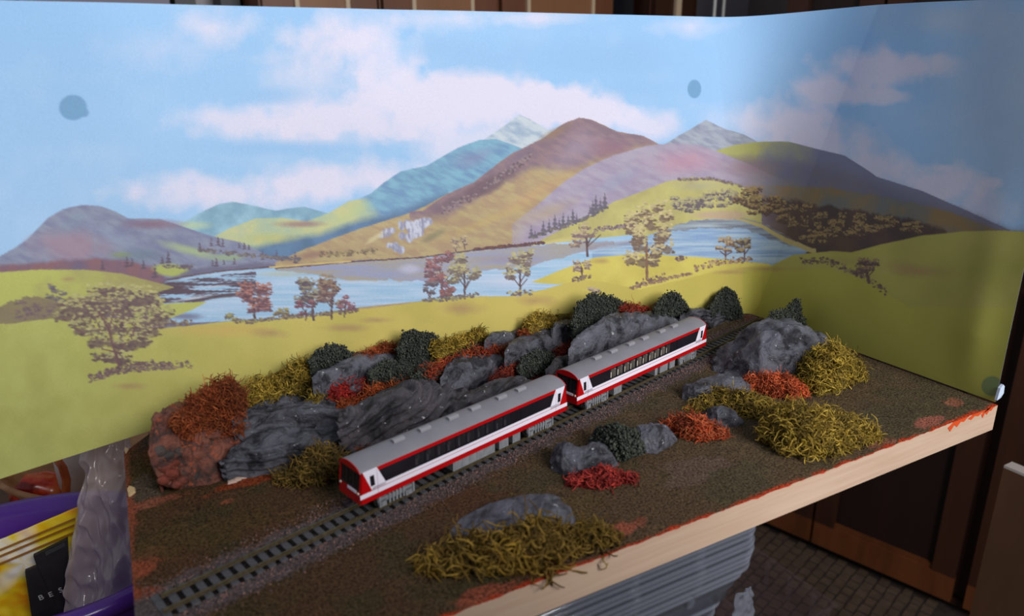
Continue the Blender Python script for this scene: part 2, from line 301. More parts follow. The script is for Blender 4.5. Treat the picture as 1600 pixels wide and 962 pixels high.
# central slopes
mixn(below([(430, 410), (470, 392), (520, 372), (560, 358), (600, 345), (640, 333), (665, 322), (700, 302), (740, 285), (775, 258), (800, 240), (850, 215), (870, 200), (888, 190), (905, 184), (925, 187), (945, 196), (965, 206), (1005, 212), (1022, 222), (1060, 240)], .5, 1.2, 430, 1060), (188, 168, 118), (174, 146, 112), (B2-.3)*2.6)
mixn(below([(660, 330), (700, 302), (740, 285), (775, 258), (800, 240), (850, 215), (870, 200), (888, 190), (905, 184), (925, 187), (965, 206), (1005, 212), (1030, 226)], .5, 1.2, 640, 1035)*(1-below([(640, 345), (700, 338), (760, 300), (830, 262), (900, 262), (960, 240), (1040, 226)], 2, 16)), (150, 122, 126), (130, 108, 120), (B2-.3)*2.6)
mix(ell(900, 235, 60, 30, .8, .6, -.5)*.6, (170, 150, 170)); mix(ell(955, 232, 40, 22, .7, .5)*.6, (148, 106, 122)); mix(ell(865, 208, 34, 9, .8, .6, -.5)*.7, (150, 120, 90))
mix(ell(760, 290, 70, 13, .6, 1.4, -.52)*.85, (112, 88, 96)); mix(ell(700, 318, 34, 9, .6, 1.4, -.5)*.8, (122, 100, 108)); mix(ell(810, 245, 30, 12, .6, 1.2, -.6)*.6, (120, 104, 128))
for u, v, a, b_ in [(627, 352, 5, 9), (636, 350, 5, 9), (645, 358, 8, 16), (652, 356, 8, 14), (662, 348, 9, 8), (671, 346, 5, 6), (640, 372, 6, 8), (628, 368, 6, 6), (605, 364, 9, 6), (612, 360, 6, 5), (596, 368, 6, 4), (608, 384, 6, 6), (617, 386, 7, 9), (626, 390, 6, 6)]:
    mixn(ell(u, v, a, b_, .3, 1.1, -.25), (206, 210, 226), (146, 146, 172), (fbm(U/3, V/9, 3, 5)-.35)*3)
mix(ell(560, 385, 70, 10, .9, .6, -.25)*.5, (176, 150, 110)); mix(ell(585, 372, 20, 5, .6, .4, -.6)*.8, (214, 200, 150)); mix(ell(490, 398, 50, 8, .8, .5, -.2)*.7, (150, 116, 104)); mix(ell(675, 370, 26, 7, .8, .8, -.5)*.6, (120, 118, 90))
mix(ell(760, 345, 110, 10, .9, .6, -.4)*.35, (206, 172, 96)); mix(ell(840, 300, 90, 14, .9, .6, -.5)*.4, (208, 160, 110))
mixn(below([(1110, 238), (1150, 226), (1190, 221), (1232, 221), (1255, 227), (1290, 236), (1320, 243), (1350, 262), (1370, 276), (1440, 298), (1500, 324), (1540, 342), (1580, 360), (1640, 380)], .2, 1.2, 1110, 1700), (176, 176, 98), (122, 126, 152), np.clip((U-1170)/110+(B1-.5)*1.2, 0, 1))
mixn(below([(1110, 250), (1200, 245), (1300, 262), (1400, 300), (1500, 330), (1580, 362)], 2, 20, 1100, 1700)*.8, (116, 108, 116), (100, 104, 136), (B1-.3)*2)
mixn(below([(1160, 286), (1230, 292), (1300, 294), (1340, 300), (1420, 315), (1480, 330), (1570, 362)], 1.5, 5, 1120, 1700), (140, 114, 72), (108, 112, 108), (B1-.3)*2.6)
mixn(below([(1100, 300), (1160, 300), (1220, 310), (1300, 322), (1370, 335), (1440, 345), (1480, 362)], 3, 6, 1130, 1480), (92, 70, 56), (70, 56, 54), (B1-.3)*2.6)
# pink hill, right hills
mixn(below([(800, 350), (840, 320), (880, 285), (915, 262), (960, 242), (1010, 228), (1055, 223), (1090, 226), (1125, 238), (1160, 252), (1210, 275), (1260, 300)], .4, 2, 800, 1260)*np.clip((1235-U)/90, 0, 1)*np.clip((U-800+(V-300)*.5)/60, 0, 1), (176, 166, 184), (160, 146, 172), (B2-.3)*2)
mix(ell(1070, 252, 75, 26, .8, .6)*.6, (202, 142, 160)); mix(ell(960, 285, 50, 14, .9, .5, -.5)*.5, (148, 156, 186)); mix(ell(860, 330, 60, 16, .9, .5, -.4)*.6, (186, 164, 130)); mix(ell(1170, 262, 60, 22, .9)*.6, (150, 116, 120))
# yellow-green hill
mixn(below([(815, 390), (840, 378), (870, 362), (900, 348), (930, 332), (960, 315), (1000, 300), (1040, 284), (1080, 277), (1110, 278), (1150, 288), (1190, 306)], .3, 1.2, 815, 1190), (202, 194, 112), (180, 170, 104), (B1-.3)*2.2)
mix(ell(1095, 290, 60, 12, .9)*.5, (170, 166, 150)); mix(ell(870, 378, 44, 6, .6, .4, -.2)*.6, (226, 208, 130))
# lakes
def lake(w, c1, c2): mixn(w, c1, c2, (HS-.3)*2.4)
def between(top, bot, x0, x1, jit=.3): return below(top, jit, 1.2, x0, x1)*(1-below(bot, jit, 1.2))
LB = [(235, 505), (330, 503), (400, 500), (480, 494), (560, 480), (640, 472), (720, 463), (800, 463), (860, 450), (905, 436), (930, 400), (1000, 400)]
lake(between([(240, 452), (262, 438), (300, 432), (340, 424), (430, 418), (500, 414), (560, 408), (660, 402), (740, 392), (830, 384), (930, 372), (1000, 366)], LB, 235, 990), (156, 198, 230), (188, 214, 240))
mixn(between([(430, 418), (560, 408), (660, 402), (740, 392), (830, 384), (960, 376)], [(430, 420), (500, 432), (560, 438), (660, 440), (740, 425), (830, 415), (960, 380)], 430, 960, 2)*.85, (176, 158, 132), (150, 152, 184), (HS-.25)*2.2)
mix(ell(640, 420, 22, 10, .6, .6)*.8, (196, 196, 222)); mix(ell(440, 428, 50, 6, .8)*.7, (180, 190, 170)); mix(ell(790, 405, 70, 10, .9, .4)*.6, (150, 142, 176)); mix(ell(790, 440, 70, 16, .9)*.6, (226, 226, 244)); mix(ell(560, 440, 90, 3, .8)*.7, (206, 216, 236))
mixn(between([(240, 452), (262, 440), (300, 436), (340, 430), (400, 424)], [(235, 480), (300, 474), (400, 452)], 225, 400, 1.2)*np.clip((HS-.40)*9, 0, 1), (82, 66, 76), (96, 84, 100), B1)
mix(ell(265, 448, 42, 11, .5, .8, -.1)*.9, (84, 66, 76)); mix(ell(350, 462, 52, 4, .5, .5, -.1)*.9, (84, 70, 78)); mix(ell(300, 466, 40, 3, .6, .3, -.15)*.9, (196, 208, 220)); mix(ell(330, 448, 40, 2, .6, 0, -.1)*.8, (196, 206, 224)); mix(ell(285, 494, 44, 7, .7, .6)*.7, (92, 92, 122))
lake(between([(925, 394), (960, 384), (1000, 372), (1040, 358), (1080, 345), (1120, 341), (1160, 342), (1190, 352), (1225, 372), (1262, 392)], [(925, 404), (990, 398), (1050, 402), (1120, 404), (1170, 412), (1230, 416), (1262, 393)], 925, 1262), (132, 166, 208), (178, 204, 222))
mixn(between([(1040, 358), (1080, 344), (1160, 340), (1200, 352), (1262, 388)], [(1040, 362), (1080, 358), (1160, 356), (1200, 372), (1262, 392)], 1040, 1262, 2)*.7, (106, 98, 100), (140, 152, 160), (HS-.3)*2.4)
mix(ell(960, 382, 60, 6, .7, .5, -.15)*.6, (150, 140, 150)); mixn(ell(1125, 336, 56, 9, .5, .3), (200, 176, 140), (190, 160, 130), B1)
mix(between([(1150, 340), (1190, 350), (1225, 370), (1270, 388)], [(1150, 342), (1190, 356), (1225, 378), (1270, 396)], 1150, 1275, .5), (196, 178, 110))
mix(ell(1100, 352, 40, 4, .8)*.6, (190, 204, 206))
for p in [[(262, 437), (300, 430), (340, 424), (430, 416)], [(430, 419), (560, 408), (660, 402), (740, 391), (830, 383)]]:
    mix(np.clip(1.6-np.abs(V-curve(p)+WF*.6), 0, 1)*((U > p[0][0]) & (U < p[-1][0])), (96, 72, 76))
mix(np.clip(1.7-np.abs(V-curve([(430, 417), (480, 413), (550, 408)])), 0, 1)*((U > 420) & (U < 548)), (216, 190, 120))
# promontories and meadows
GR = (206, 198, 84)
mixn(between([(832, 440), (880, 420), (930, 402), (1000, 396), (1100, 402), (1200, 412), (1260, 440)], [(832, 441), (870, 444), (920, 440), (935, 480)], 832, 1260), (220, 204, 92), (204, 186, 84), (B1-.3)*2)
mixn(between([(240, 480), (262, 474), (320, 471)], [(200, 520), (262, 498), (300, 484), (322, 472)], 232, 322), (188, 196, 96), (176, 176, 88), B1)
mixn(between([(-80, 425), (0, 425), (60, 421), (130, 421), (190, 427), (240, 440), (272, 448)], [(-80, 520), (100, 505), (190, 462), (240, 458), (272, 449)], -200, 272), (188, 192, 92), (160, 150, 92), np.clip((U-60)/160+(B1-.5), 0, 1))
mixn(between([(-80, 500), (0, 480), (40, 465), (120, 465), (200, 460), (240, 458)], [(-80, 520), (0, 508), (120, 500), (200, 494), (260, 480)], -200, 250, 4)*.8, (112, 92, 92), (130, 116, 84), B1)
fg = below([(-80, 520), (0, 508), (60, 500), (130, 494), (200, 498), (240, 514), (300, 508), (365, 501), (400, 502), (480, 496), (555, 484), (640, 474), (700, 464), (760, 463), (810, 463), (850, 452), (905, 437), (940, 440), (1000, 452), (1060, 438), (1120, 424), (1180, 415), (1250, 418), (1330, 430), (1400, 470), (1700, 480)], .5, 1.5)
mixn(fg, (214, 193, 92), (196, 180, 82), (B3-.3)*2.2)
mixn(fg*np.clip((560-U)/500, 0, 1), (184, 188, 96), (172, 174, 84), (B1-.3)*2); mix(fg*np.clip((U-880)/200, 0, 1)*.45, (196, 184, 70))
mix(fg*ell(340, 515, 110, 14, .9, .5)*.6, (214, 172, 92))
mixn(below([(1190, 422), (1240, 398), (1300, 392), (1330, 394), (1380, 381), (1440, 368), (1510, 361), (1560, 360), (1700, 366)], .2, 1.2, 1190, 1700), (186, 178, 84), (168, 166, 70), (B3-.3)*2.2)
mix(below([(1190, 422), (1290, 420), (1330, 430), (1380, 452), (1420, 480)], .5, 3, 1160, 1700)*.6*(1-ell(1450, 430, 60, 20)), (188, 184, 66))
mix(ell(1430, 422, 80, 14, .8, .5, .1)*.55, (168, 130, 90)); mix(ell(1330, 408, 100, 9, .9, .6)*.4, (170, 150, 86))
for u, v, a, b_ in [(425, 520, 34, 10), (540, 512, 40, 7), (590, 500, 30, 6), (720, 482, 50, 13), (835, 470, 34, 11), (1190, 420, 60, 6), (200, 603, 34, 7), (940, 408, 20, 6), (105, 436, 14, 5), (1140, 425, 40, 5)]:
    mix(ell(u, v, a, b_, .9, .9)*.6, (168, 128, 92))
# trees
GI = np.arange(len(U)); order = np.argsort(U); US = U[order]
def sub(u0, u1, v0, v1):
    a, b_ = np.searchsorted(US, (u0, u1)); ii = order[a:b_]; return ii[(V[ii] > v0) & (V[ii] < v1)]
def dab(ii, u, v, ru, rv, colr, w=.85):
    d = ((U[ii]-u)/ru)**2+((V[ii]-v)/rv)**2+(WF[ii])*.35; s_ = (np.clip((1.1-d)*2.2, 0, 1)*w)[:, None]; C[ii] = C[ii]*(1-s_)+np.array(colr, float)*s_
def line(ii, u0, v0, u1, v1, r, colr):
    dx, dy = u1-u0, v1-v0; l2 = dx*dx+dy*dy+1e-6; tt = np.clip(((U[ii]-u0)*dx+(V[ii]-v0)*dy)/l2, 0, 1)
    d = np.hypot(U[ii]-u0-tt*dx, V[ii]-v0-tt*dy); s_ = np.clip((r-d)/.8+.5, 0, 1)[:, None]; C[ii] = C[ii]*(1-s_)+np.array(colr, float)*s_
def tree(u, vb, w_, h_, cl, cdk, n=26, trunk=.9, seed=0, clump=None):
    rr = random.Random(int(u*7+vb)+seed); ii = sub(u-w_, u+w_, vb-h_*1.15, vb+6)
    tr = (92, 70, 70)
    if trunk:
        line(ii, u, vb, u+rr.uniform(-.05, .05)*w_, vb-h_*.55, max(.9, w_*.03), tr)
        for k in range(4): a = rr.uniform(-.4, .4)*w_; s_ = rr.uniform(.15, .4); line(ii, u, vb-h_*s_, u+a, vb-h_*(s_+rr.uniform(.15, .35)), .8, tr)
    cl_ = clump or [(rr.uniform(-.42, .42)*w_*(1-abs(q_)*.25), -h_*(.30+.62*q_), ) for q_ in [rr.random() for _ in range(max(6, n//3))]]
    for (cx, cy) in cl_:
        rw = w_*rr.uniform(.12, .2); rh = max(2, h_*rr.uniform(.05, .09))
        dab(ii, u+cx, vb+cy+rh*.5, rw*.85, rh*.8, cdk, .8)
        for k in range(14+n//3):
            a = rr.uniform(-1, 1)*rw; bb = rr.uniform(-.9, .9)*rh; top = rr.random() < .58; q_ = rr.uniform(.82, 1.04)
            dab(ii, u+cx+a, vb+cy+bb-(.7*rh if top else -.4*rh), rr.uniform(1.3, 3.1)*max(.8, min(1.4, w_/50)), rr.uniform(1.0, 2.0)*max(.85, min(1.25, w_/60)), [c_*q_ for c_ in (cl if top else cdk)], .8)
    return
def bushes(pts, cl, cdk, r=4, seed=1):
    rr = random.Random(seed)
    for (u0, v0), (u1, v1) in zip(pts[:-1], pts[1:]):
        n = int(abs(u1-u0)/2)+1
        for k in range(n*2):
            q_ = rr.random(); u = u0+(u1-u0)*q_; v = v0+(v1-v0)*q_-rr.uniform(0, r); ii = sub(u-8, u+8, v-8, v+8)
            dab(ii, u, v, rr.uniform(1.4, 3), rr.uniform(1.2, 2.4), cl if rr.random() < .4 else cdk, .85)
def conifer(u, vb, h_, colr=(86, 82, 88)):
    ii = sub(u-h_, u+h_, vb-h_-2, vb+2); tt = np.clip((V[ii]-(vb-h_))/h_, 0, 1); w_ = h_*.24*tt*(.75+.25*np.sign(np.sin(tt*22)))
    s_ = (np.clip(w_+.5-np.abs(U[ii]-u), 0, 1)*(V[ii] < vb)*(V[ii] > vb-h_)*.9)[:, None]; C[ii] = C[ii]*(1-s_)+np.array(colr, float)*s_
for u, v, h_ in [(160, 421, 17), (198, 417, 18), (206, 416, 14), (224, 420, 17), (242, 434, 22), (254, 412, 15), (263, 411, 20), (330, 385, 14), (341, 384, 18), (348, 386, 16), (374, 388, 12), (382, 390, 15), (389, 390, 11), (332, 415, 11), (338, 416, 17), (350, 414, 11), (366, 413, 12), (410, 406, 14), (432, 405, 15), (455, 407, 8), (461, 411, 18), (312, 386, 10)]: conifer(u, v, h_, (92, 78, 92))
for u, v, h_ in [(830, 372, 20), (836, 372, 14), (849, 368, 24), (858, 362, 20), (867, 358, 24), (874, 354, 14), (880, 352, 20), (888, 350, 16), (895, 347, 22), (901, 345, 12), (922, 334, 14), (926, 333, 20), (931, 330, 26), (938, 327, 18), (945, 326, 26)]: conifer(u, v, h_, (98, 92, 104))
bushes([(830, 373), (905, 348), (950, 326)], (120, 112, 100), (98, 92, 104), 5, 3); bushes([(310, 392), (360, 398), (440, 406), (470, 408)], (128, 120, 110), (100, 92, 104), 5, 4)
bushes([(255, 418), (300, 420)], (120, 110, 96), (100, 88, 100), 5, 5); bushes([(500, 402), (540, 400), (590, 395)], (150, 136, 96), (120, 100, 84), 8, 6); bushes([(690, 335), (740, 312), (800, 270), (830, 250)], (150, 132, 132), (108, 88, 96), 12, 8)
bushes([(1060, 282), (1110, 280), (1160, 292)], (150, 140, 110), (118, 100, 100), 3, 9); bushes([(925, 362), (970, 358), (1010, 350)], (150, 130, 124), (112, 92, 104), 7, 10); bushes([(740, 391), (830, 382), (850, 380)], (110, 72, 64), (92, 64, 70), 3, 12)
YL, YD = (214, 204, 150), (112, 92, 78)
for u, v, w_, h_ in [(1065, 342, 40, 36), (1085, 338, 34, 34), (1110, 332, 44, 34), (1140, 330, 34, 38), (1170, 335, 50, 44), (1190, 352, 44, 52), (1215, 365, 46, 58), (1250, 378, 44, 62), (1290, 388, 44, 64), (1320, 388, 44, 58), (1350, 385, 44, 50), (1385, 378, 40, 40), (1425, 372, 40, 28), (1270, 392, 40, 40), (1210, 345, 44, 40)]:
    tree(u, v, w_, h_, (168, 140, 86) if u > 1150 else (190, 180, 130), (86, 66, 56) if u > 1150 else (108, 96, 100), 36, 0)
for u, v, w_, h_ in [(712, 392, 14, 20), (726, 389, 14, 20), (918, 400, 56, 54), (910, 435, 30, 30), (926, 470, 22, 22)]: tree(u, v, w_, h_, (206, 184, 140), (136, 112, 110), 22)
bushes([(895, 440), (925, 434)], (140, 118, 96), (104, 82, 78), 6, 20)
tree(398, 503, 64, 68, (190, 128, 112), (112, 76, 84), 36); bushes([(368, 504), (400, 505), (430, 500), (560, 488)], (150, 140, 96), (112, 92, 84), 6, 21); tree(440, 500, 26, 18, (170, 160, 104), (120, 104, 90), 14, 0); tree(358, 504, 26, 16, (170, 166, 110), (120, 108, 90), 14, 0)
tree(490, 500, 56, 72, (160, 150, 120), (96, 84, 92), 36); tree(518, 498, 52, 70, (168, 140, 112), (110, 84, 84), 36); tree(538, 495, 34, 34, (172, 118, 122), (120, 84, 96), 20); tree(478, 500, 34, 30, (160, 100, 106), (108, 74, 88), 18)
tree(690, 468, 50, 78, (170, 110, 108), (114, 78, 86), 36); tree(672, 470, 26, 32, (128, 120, 124), (92, 86, 100), 18); tree(726, 466, 52, 80, (196, 186, 130), (120, 106, 96), 42); tree(697, 470, 28, 24, (160, 100, 96), (110, 84, 84), 14)
bushes([(660, 472), (700, 470), (750, 462)], (150, 140, 104), (108, 96, 96), 6, 22)
tree(813, 461, 48, 76, (200, 190, 136), (122, 104, 98), 38); bushes([(792, 462), (832, 460)], (190, 180, 120), (116, 98, 90), 7, 23)
tree(1011, 436, 68, 118, (214, 196, 140), (118, 96, 80), 60, clump=[(-22, -95), (-2, -105), (18, -112), (28, -98), (5, -88), (-24, -80), (-12, -70), (26, -78), (20, -60), (30, -50), (-12, -52), (-26, -32), (-6, -30), (10, -28), (12, -42), (-16, -64), (24, -68)])
line(sub(990, 1030, 360, 445), 1011, 436, 1010, 385, 1.6, (132, 96, 70)); bushes([(990, 450), (1040, 436)], (158, 132, 96), (112, 86, 78), 10, 24); bushes([(1055, 410), (1075, 402)], (140, 118, 96), (104, 84, 80), 7, 25)
tree(1134, 405, 38, 34, (200, 176, 132), (120, 94, 80), 26); tree(1163, 408, 32, 40, (176, 156, 110), (96, 80, 72), 26); bushes([(1085, 424), (1130, 412), (1175, 410)], (190, 160, 118), (128, 98, 80), 9, 26); bushes([(985, 452), (1080, 428)], (170, 140, 100), (130, 100, 84), 4, 27)
tree(1356, 440, 44, 46, (150, 120, 90), (96, 74, 70), 34); bushes([(1250, 412), (1290, 412), (1320, 424), (1350, 436), (1385, 462)], (150, 124, 96), (100, 80, 74), 10, 28)
bushes([(25, 500), (70, 495), (100, 480)], (128, 108, 96), (110, 92, 96), 16, 29); tree(88, 480, 34, 36, (128, 122, 110), (104, 94, 104), 20, 0); tree(45, 498, 40, 30, (132, 110, 100), (112, 92, 98), 20, 0)
tree(187, 575, 150, 130, (196, 190, 122), (104, 82, 80), 70, clump=[(-30, -120), (-6, -124), (20, -118), (-55, -105), (-28, -100), (0, -98), (30, -105), (50, -98), (-80, -82), (-60, -78), (-40, -88), (-20, -72), (15, -80), (40, -76), (58, -88), (-50, -62), (-5, -62), (28, -62), (45, -60), (-35, -45), (-10, -42), (10, -38), (32, -44), (-20, -20), (-2, -16), (-70, -95), (62, -80), (40, -112)])
iT = sub(90, 260, 440, 600)
for a in [(187, 572, 178, 545, 2.2), (178, 545, 170, 515, 2), (170, 515, 155, 488, 1.6), (170, 515, 178, 488, 1.4), (182, 552, 196, 535, 1.2), (180, 550, 160, 545, 1), (134, 522, 120, 515, 1), (205, 530, 212, 505, 1)]: line(iT, *a, (110, 78, 78))
bushes([(138, 598), (180, 586), (210, 578), (250, 578), (300, 575)], (150, 128, 104), (108, 84, 82), 13, 30); bushes([(150, 592), (200, 582), (270, 576)], (140, 120, 104), (108, 84, 84), 12, 36); bushes([(195, 582), (240, 578)], (140, 116, 100), (104, 80, 80), 16, 31)
bushes([(222, 512), (270, 508), (300, 508)], (150, 136, 100), (110, 92, 84), 8, 32); bushes([(205, 500), (250, 490)], (176, 176, 100), (130, 120, 90), 10, 33)
# putty grease spots and dark lake shore
mix(ell(114, 168, 23, 21, .12), (112, 164, 206)); mix(ell(132, 176, 8, 8, .3), (112, 164, 206)); mix(ell(1085, 139, 11.5, 15.5, .15), (112, 164, 206)); mix(ell(1550, 603, 17.5, 16.5, .12), (122, 142, 84))
mix(np.clip(B1-.45, 0, 1)*.0, (0, 0, 0))
C = C*.87+np.array((196, 194, 208.))*.13; PC = lin(np.clip(C, 0, 255))*.88
idx = np.arange(nz*X.shape[1]).reshape(nz, -1)
bd = thing('printed_backdrop', (-237, 205, 0), 0, 'tall paper backdrop printed with mountains, lake and trees, folded around the board corner', 'backdrop')
child(mesh('printed_sheet', P, gridF(idx)[:, ::-1].copy(), M['paper'], smooth=True, col=PC), bd)
ss = (slice(None, None, 6), slice(None, None, 6))
sx, sy, sz = [np.concatenate([a[::6, ::2], a[::6, -1:]], 1) for a in (X, Y, Z)]
sx, sy, sz = [np.concatenate([a, np.concatenate([b_[-1:, ::2], b_[-1:, -1:]], 1)], 0) for a, b_ in ((sx, X), (sy, Y), (sz, Z))]
gyy, gxx = np.gradient(sy), np.gradient(sx); nxx, nyy = gyy[1], -gxx[1]; ln = np.hypot(nxx, nyy)+1e-9
bx, by = sx-nxx/ln*.6, sy-nyy/ln*.6
idx = np.arange(sx.size).reshape(sx.shape)
child(mesh('paper_back', np.stack([bx.ravel(), by.ravel(), sz.ravel()], 1), gridF(idx), M['paper_back'], smooth=True), bd)
putty = mesh('adhesive_putty', *(lambda r: ([r[0]+np.array(d) for d in ((-1, 0, -5), (3, 0, -4), (4.2, -.5, -1), (4.5, 0, 3.5), (2.5, 0, 5), (0, 0, 3), (-1, 1.5, -5), (3, 1.5, -4), (4.2, 1.5, -1), (4.5, 1.5, 3.5), (2.5, 1.5, 5), (0, 1.5, 3))], [[5, 4, 3, 2, 1, 0], [6, 7, 8, 9, 10, 11]]+[[i, (i+1) % 6, 6+(i+1) % 6, 6+i] for i in range(6)]))([np.array([0, .6, 8.])]), mat('blue_putty', L(190, 205, 225), .5))
tag(putty, 'pale blue blob of adhesive putty at the bottom right edge of the backdrop', 'putty')
# ------------------------------------------------------------------ lofted mounds: rocks, lichen, bushes
def interp(pts, u): a = np.array(pts, float); return float(np.interp(u, a[:, 0], a[:, 1]))
def ypoint(u, v, off):
    p = onoff(u, v, off) if off is not None else onz(u, v)
    if off is not None and p[2] < 0: p = onz(u, v)
    return p
def loft(top, bot, off, dd, depth, nu=72, nt=44, pw=.75, sub_=2.0):
    """surface whose front foot follows bot and whose ridge follows top, seen from the photograph's side"""
    u0, u1 = top[0][0], top[-1][0]; G = np.zeros((nu, nt, 3)); vd = RM[2].copy(); vd[2] = 0; vd /= np.linalg.norm(vd)
    for i in range(nu):
        f = i/(nu-1); f2 = .5-.5*math.cos(math.pi*f); u = u0+(u1-u0)*f2; vt, vb = interp(top, u), interp(bot, u)
        e = max(.12, (1-abs(2*f2-1)**3.2)**.6); 
        if vb-vt < 1: vb = vt+1
        F = ypoint(u, vb, off); base = np.array([F[0], F[1], 0]); g0 = base+vd*dd*e
        R_ = onp(u, vt, g0, vd); hz = max(.6, R_[2]); Gp = np.array([R_[0], R_[1], hz]); Bk = base+vd*(dd+depth)*e
        Bk[1] = min(Bk[1], 203.2); Gp[1] = min(Gp[1], 202.5); Bk[0] = min(Bk[0], -1.); Gp[0] = min(Gp[0], -1.5); zf = min(F[2], hz-.3)-sub_; zb = min(float(ground(Bk[0], Bk[1]))-1, hz-.5) if off is not None else -.6
        if off is None: zf = -.6
        for j in range(nt):
            a = j/(nt-1)*math.pi
            if a <= math.pi/2:
                q_ = a; h_ = math.sin(q_)**pw; w_ = 1-math.cos(q_)**pw if q_ < 1.5707 else 1
                p = base*(1-w_)+Gp*w_; p[2] = zf+(hz-zf)*h_
            else:
                q_ = math.pi-a; h_ = max(0, math.sin(q_))**pw; w_ = 1-max(0, math.cos(q_))**pw; p = Bk*(1-w_)+Gp*w_; p[2] = zb+(hz-zb)*h_
            G[i, j] = p
    return G
def gnormals(G):
    a = np.gradient(G, axis=0); b_ = np.gradient(G, axis=1); n = np.cross(a, b_); l = np.linalg.norm(n, axis=2, keepdims=True); n = n/np.maximum(l, 1e-9)
    c = G.mean((0, 1)); s_ = np.sign(((G-c)*n).sum(2).mean()); return n*(s_ if s_ else 1)
def close(G):
    nu, nt = G.shape[:2]; idx = np.arange(nu*nt).reshape(nu, nt); F = gridF(idx).tolist(); F += [idx[0, ::-1].tolist(), idx[-1].tolist()]
    F += [[int(idx[i, 0]), int(idx[i, -1]), int(idx[i+1, -1]), int(idx[i+1, 0])][::-1] for i in range(nu-1)]; return G.reshape(-1, 3), F
def rock(label, top, bot, off, dd, depth, mt='rock', amp=2.2, fr=.055, strata=0, pw=.7, name='rock', seed=0, group='plaster rocks on the board', sang=.15):
    G = loft(top, bot, off, dd, depth, 110, 60, pw); n = gnormals(G); o3 = Vector((seed*13.7, seed*7.1, seed*3.3)); A = amp
    D = np.zeros(G.shape[:2])
    for i in range(G.shape[0]):
        for j in range(G.shape[1]):
            p = Vector(G[i, j]); k = mn.ridged_multi_fractal(p*fr+o3, .9, 2.1, 5, 1.0, 2.0)-1.25
            k2 = mn.fractal(p*fr*3.2+o3, .8, 2.1, 4)
            d = A*(k*.75+k2*.45)
            if strata:
                ph = (p.z+p.x*sang+3*mn.noise(p*.06+o3))*strata; sw = (ph % 1.0); d += A*1.7*(min(sw*1.6, (1-sw)*4, 1)-.6)
            D[i, j] = d
    D = (D-D.mean()-.25*D.std())*np.minimum(1, np.sin(np.pi*np.arange(G.shape[1])/(G.shape[1]-1))*3+.1)[None]; G = G+n*D[..., None]
    G[..., 1] = np.minimum(G[..., 1], 203.4); V_, F_ = close(G)
    return tag(mesh(name, V_, F_, M[mt], smooth=True), label, 'rock', group)
R_ = rock
R_('dark slab rock with a notched front, upper of the two leftmost dark slabs', [(364, 655), (372, 642), (400, 637), (430, 630), (470, 625), (505, 622), (526, 630), (536, 648)], [(364, 670), (385, 692), (430, 694), (480, 692), (536, 684)], 84, 12, 22, 'rock', 2.4, .05, .11, seed=1)
R_('dark thin-ledged slab rock, lower of the two leftmost dark slabs', [(346, 722), (358, 705), (390, 692), (440, 686), (500, 684), (548, 676)], [(346, 738), (365, 750), (400, 745), (440, 737), (490, 734), (548, 706)], 70, 9, 22, 'rock', 2.0, .05, .2, seed=2)
R_('longest low brownish grey rock with slanting ledges, directly behind the front railcar', [(530, 648), (548, 640), (575, 632), (600, 618), (630, 606), (656, 603), (690, 612), (735, 618), (752, 640)], [(530, 690), (560, 716), (650, 694), (752, 655)], 44, 14, 22, 'rock_d', 2.2, .05, .16, seed=3, sang=-.35)
R_('dark thin rock ledge just above the roof of the front railcar', [(690, 650), (715, 625), (750, 610), (790, 594), (808, 590), (830, 597), (842, 610)], [(690, 676), (842, 640)], 36, 9, 14, 'rock_d', 1.6, .06, .2, seed=4, sang=-.35)
R_('flat wide grey rock below the leftmost dark bush', [(488, 590), (498, 578), (528, 567), (562, 558), (600, 558), (632, 562), (648, 578)], [(488, 600), (502, 612), (560, 608), (600, 602), (648, 592)], 86, 8, 14, 'rock_l', 1.7, .06, seed=5)
R_('rounded pale grey rock between orange lichen and the long ledge', [(688, 590), (695, 574), (720, 562), (755, 558), (783, 559), (797, 576)], [(688, 600), (706, 615), (750, 614), (797, 588)], 60, 9, 18, 'rock_l', 2.0, .07, seed=6)
R_('flat topped block of blue grey rock with a steep shiny front', [(788, 550), (795, 538), (820, 530), (852, 523), (874, 526), (884, 540)], [(788, 562), (805, 576), (845, 572), (884, 560)], 52, 8, 14, 'rock', 1.3, .08, pw=.45, seed=7)
R_('angular grey rock right of the steep fronted block', [(862, 512), (870, 505), (888, 503), (904, 508), (914, 520)], [(862, 528), (882, 546), (914, 542)], 54, 5, 9, 'rock', 1.2, .09, pw=.45, seed=8)
R_('small upright grey rock wedged between two blocks', [(850, 528), (856, 520), (866, 520), (872, 530)], [(850, 538), (872, 545)], 60, 3, 4, 'rock_l', .7, .1, seed=9)
R_('small dark grey rock left of the little orange lichen tuft', [(757, 532), (766, 521), (790, 518), (808, 523), (822, 532)], [(757, 540), (780, 548), (822, 540)], 72, 4, 7, 'rock', 1.1, .1, seed=10)
R_('smallest black rock beside the little orange lichen tuft', [(800, 522), (808, 513), (818, 514), (825, 526)], [(800, 530), (825, 534)], 74, 2.5, 3, 'rock_d', .6, .1, seed=11)
R_('low brown rock behind the gap between the railcars', [(852, 578), (868, 562), (900, 556), (935, 558), (960, 566)], [(852, 600), (960, 580)], 27, 7, 14, 'rock_d', 1.3, .07, seed=12)
R_('long humped grey rock behind the rear railcar', [(888, 545), (902, 526), (925, 512), (945, 498), (966, 492), (1000, 490), (1040, 492), (1072, 503)], [(888, 572), (960, 566), (1072, 528)], 22, 9, 16, 'rock_l', 2.0, .06, seed=13)
R_('low grey rock between the two farthest dark bushes', [(1062, 496), (1078, 484), (1100, 481), (1122, 487), (1141, 496)], [(1062, 508), (1095, 514), (1141, 503)], 21, 4, 7, 'rock', 1.3, .09, .3, pw=.5, seed=14)
